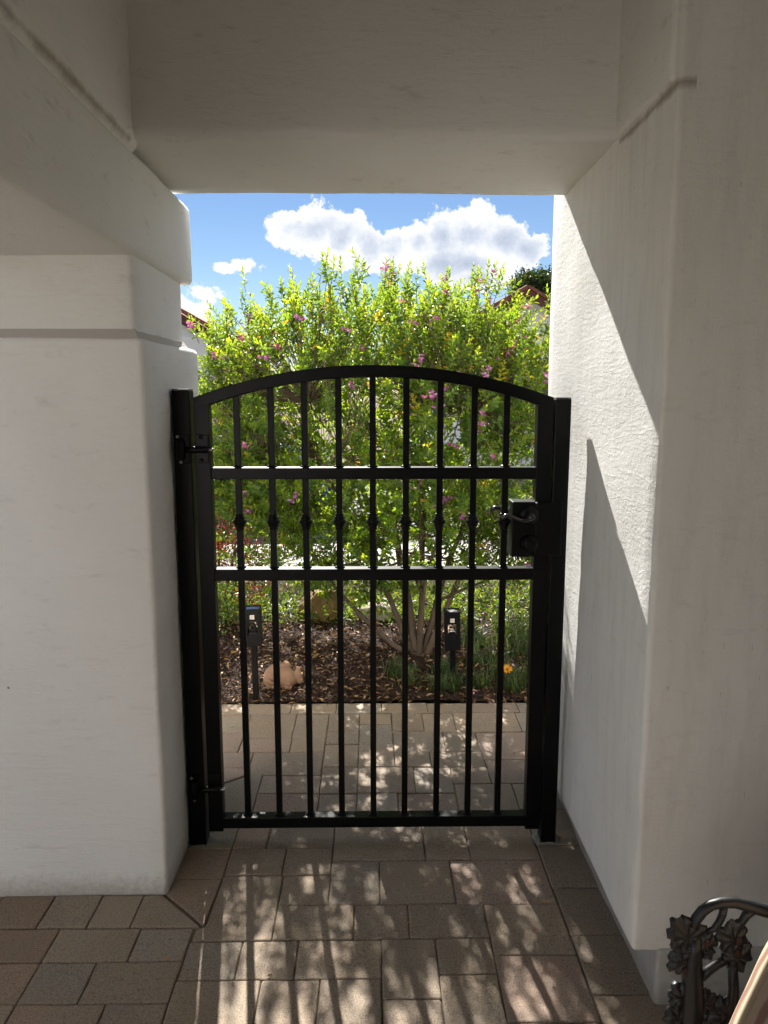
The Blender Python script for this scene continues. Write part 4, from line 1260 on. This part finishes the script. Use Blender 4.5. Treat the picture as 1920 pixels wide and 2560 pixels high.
def gable_house(name, label, xp, yf, zp, half, slope, depth, zb=0.0, wins=()):
    """a gable end facing the street: peak at (xp, zp)"""
    e = empty(name, (xp, yf, 0))
    tag(e, label, 'house')
    ze = zp - half * slope
    bm = bmesh.new()
    f = [(-half * .93, 0, zb), (half * .93, 0, zb), (half * .93, 0, ze - .02), (0, 0, zp - .14), (-half * .93, 0, ze - .02)]
    A = [bm.verts.new(q) for q in f]; B = [bm.verts.new((x, depth, z)) for x, y, z in f]
    bm.faces.new(A); bm.faces.new(B[::-1])
    for i in range(5): bm.faces.new((A[i], A[(i + 1) % 5], B[(i + 1) % 5], B[i]))
    from_bm('wall', bm, M_HOUSE, e)
    rf = empty('roof', (0, 0, 0)); rf.parent = e
    for s in (-1, 1):
        bm = bmesh.new()
        q0 = [(0, -.25, zp), (s * half * 1.05, -.25, zp - half * 1.05 * slope), (s * half * 1.05, depth + .2, zp - half * 1.05 * slope), (0, depth + .2, zp)]
        a = [bm.verts.new(q) for q in q0]; b = [bm.verts.new((x, y, z - .12)) for x, y, z in q0]
        bm.faces.new(a); bm.faces.new(b[::-1])
        for i in range(4): bm.faces.new((a[i], a[(i + 1) % 4], b[(i + 1) % 4], b[i]))
        from_bm('roof_slope', bm, M_TILE, rf)
        bm = bmesh.new()
        q0 = [(0, -.275, zp - .03), (s * half * 1.05, -.275, zp - .03 - half * 1.05 * slope), (s * half * 1.05, -.275, zp - .19 - half * 1.05 * slope), (0, -.275, zp - .19)]
        a = [bm.verts.new(q) for q in q0]; b = [bm.verts.new((x, y + .05, z)) for x, y, z in q0]
        bm.faces.new(a); bm.faces.new(b[::-1])
        for i in range(4): bm.faces.new((a[i], a[(i + 1) % 4], b[(i + 1) % 4], b[i]))
        from_bm('fascia', bm, M_FASCIA, rf)
        Ls_ = math.hypot(half * 1.05, half * 1.05 * slope)
        n = int(Ls_ / .36)
        for k in range(n):
            t_ = (k + .5) / n
            o = link('roof_tile', TILE, M_TILE, rf, True)
            dx, dz = s * half * 1.05 * (k + 1) / n, -half * 1.05 * slope * (k + 1) / n
            o.location = (dx, -.20, zp + dz + .005)
            d_ = Vector((-s * half * 1.05, 0, half * 1.05 * slope)).normalized()
            o.rotation_mode = 'QUATERNION'
            o.rotation_quaternion = d_.to_track_quat('Y', 'Z')
    for k in range(8):
        o = link('ridge_tile', TILE, M_TILE, rf, True, (0, -.25 + k * .38, zp - .01))
        o.scale = (1.25, 1, 1)
    box('band', -half * .93 + .01, half * .93 - .01, -.03, .0, ze - .06, ze - .01, M_TRIM, e)
    for (wx, wz, ww, wh) in wins:
        wd = empty('window', (wx, 0, wz)); wd.parent = e
        box('pane', -ww / 2, ww / 2, -.012, .02, 0, wh, M_GLASSW, wd)
        for (a0, a1, b0, b1) in ((-ww / 2 - .07, -ww / 2, -.07, wh + .07), (ww / 2, ww / 2 + .07, -.07, wh + .07), (-ww / 2, ww / 2, -.07, 0), (-ww / 2, ww / 2, wh, wh + .07), (-.02, .02, 0, wh)):
            box('frame', a0, a1, -.04, .01, b0, b1, M_TRIM, wd)
    return e
gable_house('white_house', 'white stucco house with clay roof at the left edge', -6.45, 15.0, 4.57, 3.6, .558, 7.0, wins=((1.0, 1.0, 1.1, 1.2), (-1.4, 1.0, 1.1, 1.2)))
gable_house('white_house', 'white stucco house whose small gable peaks above the shrub at right', 3.10, 16.0, 3.54, 2.4, .55, 6.0, wins=((.9, .9, 1.0, 1.2), (-1.0, .9, 1.0, 1.2)))

# unseen house added behind the camera to bounce sunlight onto shaded faces
ch = empty('added_fill_house', (-1.0, -6.2, 0))
tag(ch, 'unseen white stucco house added behind the viewer to bounce sunlight', 'house')
box('wall', -5.0, 4.0, -4.0, 0.0, -.05, 3.3, M_HOUSE, ch)
rf = box('roof', -5.3, 4.3, -4.3, .3, 3.302, 3.5, M_TILE, ch, bev=.03)
dr = box('door', -.5, .45, -.02, .03, .0, 2.1, M_FASCIA, ch, bev=.008)
for wx in (-3.2, 2.2):
    wd = empty('window', (wx, 0, .95)); wd.parent = ch
    box('pane', -.55, .55, -.02, .015, 0, 1.2, M_GLASSW, wd)
    for (a0, a1, b0, b1) in ((-.62, -.551, -.07, 1.27), (.551, .62, -.07, 1.27), (-.55, .55, -.07, -.001), (-.55, .55, 1.201, 1.27), (-.02, .02, .001, 1.199)):
        box('frame', a0, a1, -.02, .04, b0, b1, M_TRIM, wd)
cf = box('courtyard', -6.0, 5.0, -6.2, -1.205, -.12, -.0085, M_CONC); cf['kind'] = 'structure'

# trees behind the houses
def far_tree(x, y, h, rad, label, n=16000):
    e = empty('broadleaf_tree', (x, y, 0))
    tag(e, label, 'tree')
    g = RNG
    nc = 70
    cc = unit(g.normal(size=(nc, 3))) * (g.random((nc, 1)) ** .45) * .8
    w_ = g.integers(0, nc, n)
    p = cc[w_] + g.normal(scale=.13, size=(n, 3))
    p = p * np.array(rad) + np.array([0, 0, h - rad[2]])
    L_ = g.uniform(.07, .13, n)
    V_, F_ = leaf_arrays(p, g.normal(size=(n, 3)) + np.array([0, 0, -.1]), g.normal(size=(n, 3)) + np.array([0, 0, .8]), L_, L_ * .42)
    o = from_arrays('crown', V_, F_, M_TREELEAF, e, False, np.repeat(g.random(n), 6)); o['kind'] = 'stuff'
    bm = bmesh.new()
    add_tube(bm, [(0, 0, -.1), (.05, 0, h * .25), (-.03, .04, h * .5), (0, 0, h * .75)], [.19, .15, .11, .05], 9)
    for k in range(7):
        a_ = k * .9
        add_tube(bm, [(0, 0, h * (.35 + .04 * k)), (math.cos(a_) * rad[0] * .35, math.sin(a_) * rad[1] * .35, h * (.5 + .04 * k)), (math.cos(a_) * rad[0] * .7, math.sin(a_) * rad[1] * .7, h * (.62 + .04 * k))], [.07, .05, .02], 6)
    from_bm('trunk', bm, M_BARK, e, True)
far_tree(5.0, 24.0, 5.45, (1.05, 1.0, 1.0), 'dark rounded tree behind the right house', 15000)
far_tree(-9.5, 26.0, 6.0, (1.8, 1.6, 1.6), 'broad tree far behind the left house', 9000)

# ------------------------------------------------------------------ parked car
M_CARP = mat_simple('car_blue', (.012, .055, .17), rough=.22, spec=.6)
M_CARG = mat_simple('car_glass', (.10, .16, .18), rough=.06, spec=.9)
M_TYRE = mat_simple('tyre', (.015, .015, .015), rough=.85)
M_RIM = mat_simple('rim', (.55, .55, .56), rough=.3, metal=1.0)
M_LIGHT = mat_simple('headlight', (.75, .75, .72), rough=.15, spec=.8)
M_TAIL = mat_simple('tail_light', (.35, .02, .02), rough=.2)
car = empty('parked_car', (-2.5, 9.9, -.085))
tag(car, 'blue hatchback parked in the street, glimpsed through the shrub', 'car')
prof = [(-2.0, .24), (-2.08, .50), (-2.02, .84), (-1.85, .98), (-1.0, 1.0), (.55, .97), (1.25, .88), (1.85, .74), (2.05, .58), (2.06, .32), (1.95, .22)]
bm = bmesh.new()
xsec = [(-.86, .94), (-.90, 1.0), (.90, 1.0), (.86, .94)]
rings = []
for yv, k in ((-.84, .96), (-.90, .99), (-.88, 1.0), (.88, 1.0), (.90, .99), (.84, .96)):
    rings.append([bm.verts.new((x * k, yv, .24 + (z - .24) * k if z > .3 else z)) for x, z in prof])
n = len(prof)
for a, b in zip(rings, rings[1:]):
    for i in range(n): bm.faces.new((a[i], a[(i + 1) % n], b[(i + 1) % n], b[i]))
bm.faces.new(rings[0]); bm.faces.new(rings[-1][::-1])
from_bm('body', bm, M_CARP, car)
cabin = [(-1.90, .97), (-1.60, 1.38), (-1.2, 1.47), (-.2, 1.47), (.25, 1.38), (1.10, .92)]
bm = bmesh.new()
rings = []
for yv, k in ((-.80, 0), (-.62, 1), (.62, 1), (.80, 0)):
    pass
lo = [bm.verts.new((x, s * (.82 if z < 1.1 else .64), z)) for s in (-1, 1) for x, z in cabin]
m_ = len(cabin)
A, B = lo[:m_], lo[m_:]
bm.faces.new(A); bm.faces.new(B[::-1])
for i in range(m_): bm.faces.new((A[i], A[(i + 1) % m_], B[(i + 1) % m_], B[i]))
bmesh.ops.bevel(bm, geom=bm.edges[:], offset=.03, segments=2, profile=.5, affect='EDGES')
from_bm('cabin', bm, M_CARP, car)
def pane(name, quad, dn):
    bm = bmesh.new()
    a = [bm.verts.new(Vector(q)) for q in quad]
    b = [bm.verts.new(Vector(q) + Vector(dn)) for q in quad]
    bm.faces.new(a); bm.faces.new(b[::-1])
    for i in range(len(a)): bm.faces.new((a[i], a[(i + 1) % len(a)], b[(i + 1) % len(a)], b[i]))
    from_bm(name, bm, M_CARG, car)
for s in (-1, 1):
    pane('side_window', [(-.30, s * .815, 1.01), (.86, s * .815, 1.01), (.24, s * .685, 1.33), (-.30, s * .668, 1.40)], (0, s * .014, 0))
    pane('side_window', [(-1.70, s * .815, 1.01), (-.38, s * .815, 1.01), (-.38, s * .668, 1.40), (-1.45, s * .680, 1.36)], (0, s * .014, 0))
pane('windscreen', [(.30, -.58, 1.36), (.30, .58, 1.36), (1.06, .70, .955), (1.06, -.70, .955)], (.016, 0, .022))
pane('rear_window', [(-1.62, -.56, 1.34), (-1.62, .56, 1.34), (-1.87, .68, 1.03), (-1.87, -.68, 1.03)], (-.02, 0, .012))
for sx in (-1.28, 1.30):
    for sy in (-1, 1):
        wh = empty('wheel', (sx, sy * .80, .31)); wh.parent = car
        bm = bmesh.new(); add_lathe(bm, [(.20, -.10), (.29, -.11), (.315, -.06), (.315, .06), (.29, .11), (.20, .10)], (0, 0, 0), 'Y', 28); from_bm('tyre', bm, M_TYRE, wh, True)
        bm = bmesh.new(); add_lathe(bm, [(.05, .118), (.10, .105), (.195, .112), (.20, .09)], (0, 0, 0), 'Y', 24)
        if sy < 0:
            for q in bm.verts: q.co.y *= -1
        from_bm('rim', bm, M_RIM, wh, True)
for sy in (-1, 1):
    box('headlight', 1.90, 2.075, sy * .66 - .13, sy * .66 + .13, .56, .68, M_LIGHT, car, bev=.02)
    box('tail_light', -2.09, -1.98, sy * .70 - .10, sy * .70 + .10, .62, .86, M_TAIL, car, bev=.02)
    box('mirror', .72, .86, sy * .98 - .09, sy * .98 + .09, .98, 1.10, M_CARP, car, bev=.02)
    box('door_handle', -.25, -.08, sy * .905 - .012, sy * .905 + .012, .80, .83, M_CARP, car, bev=.004)
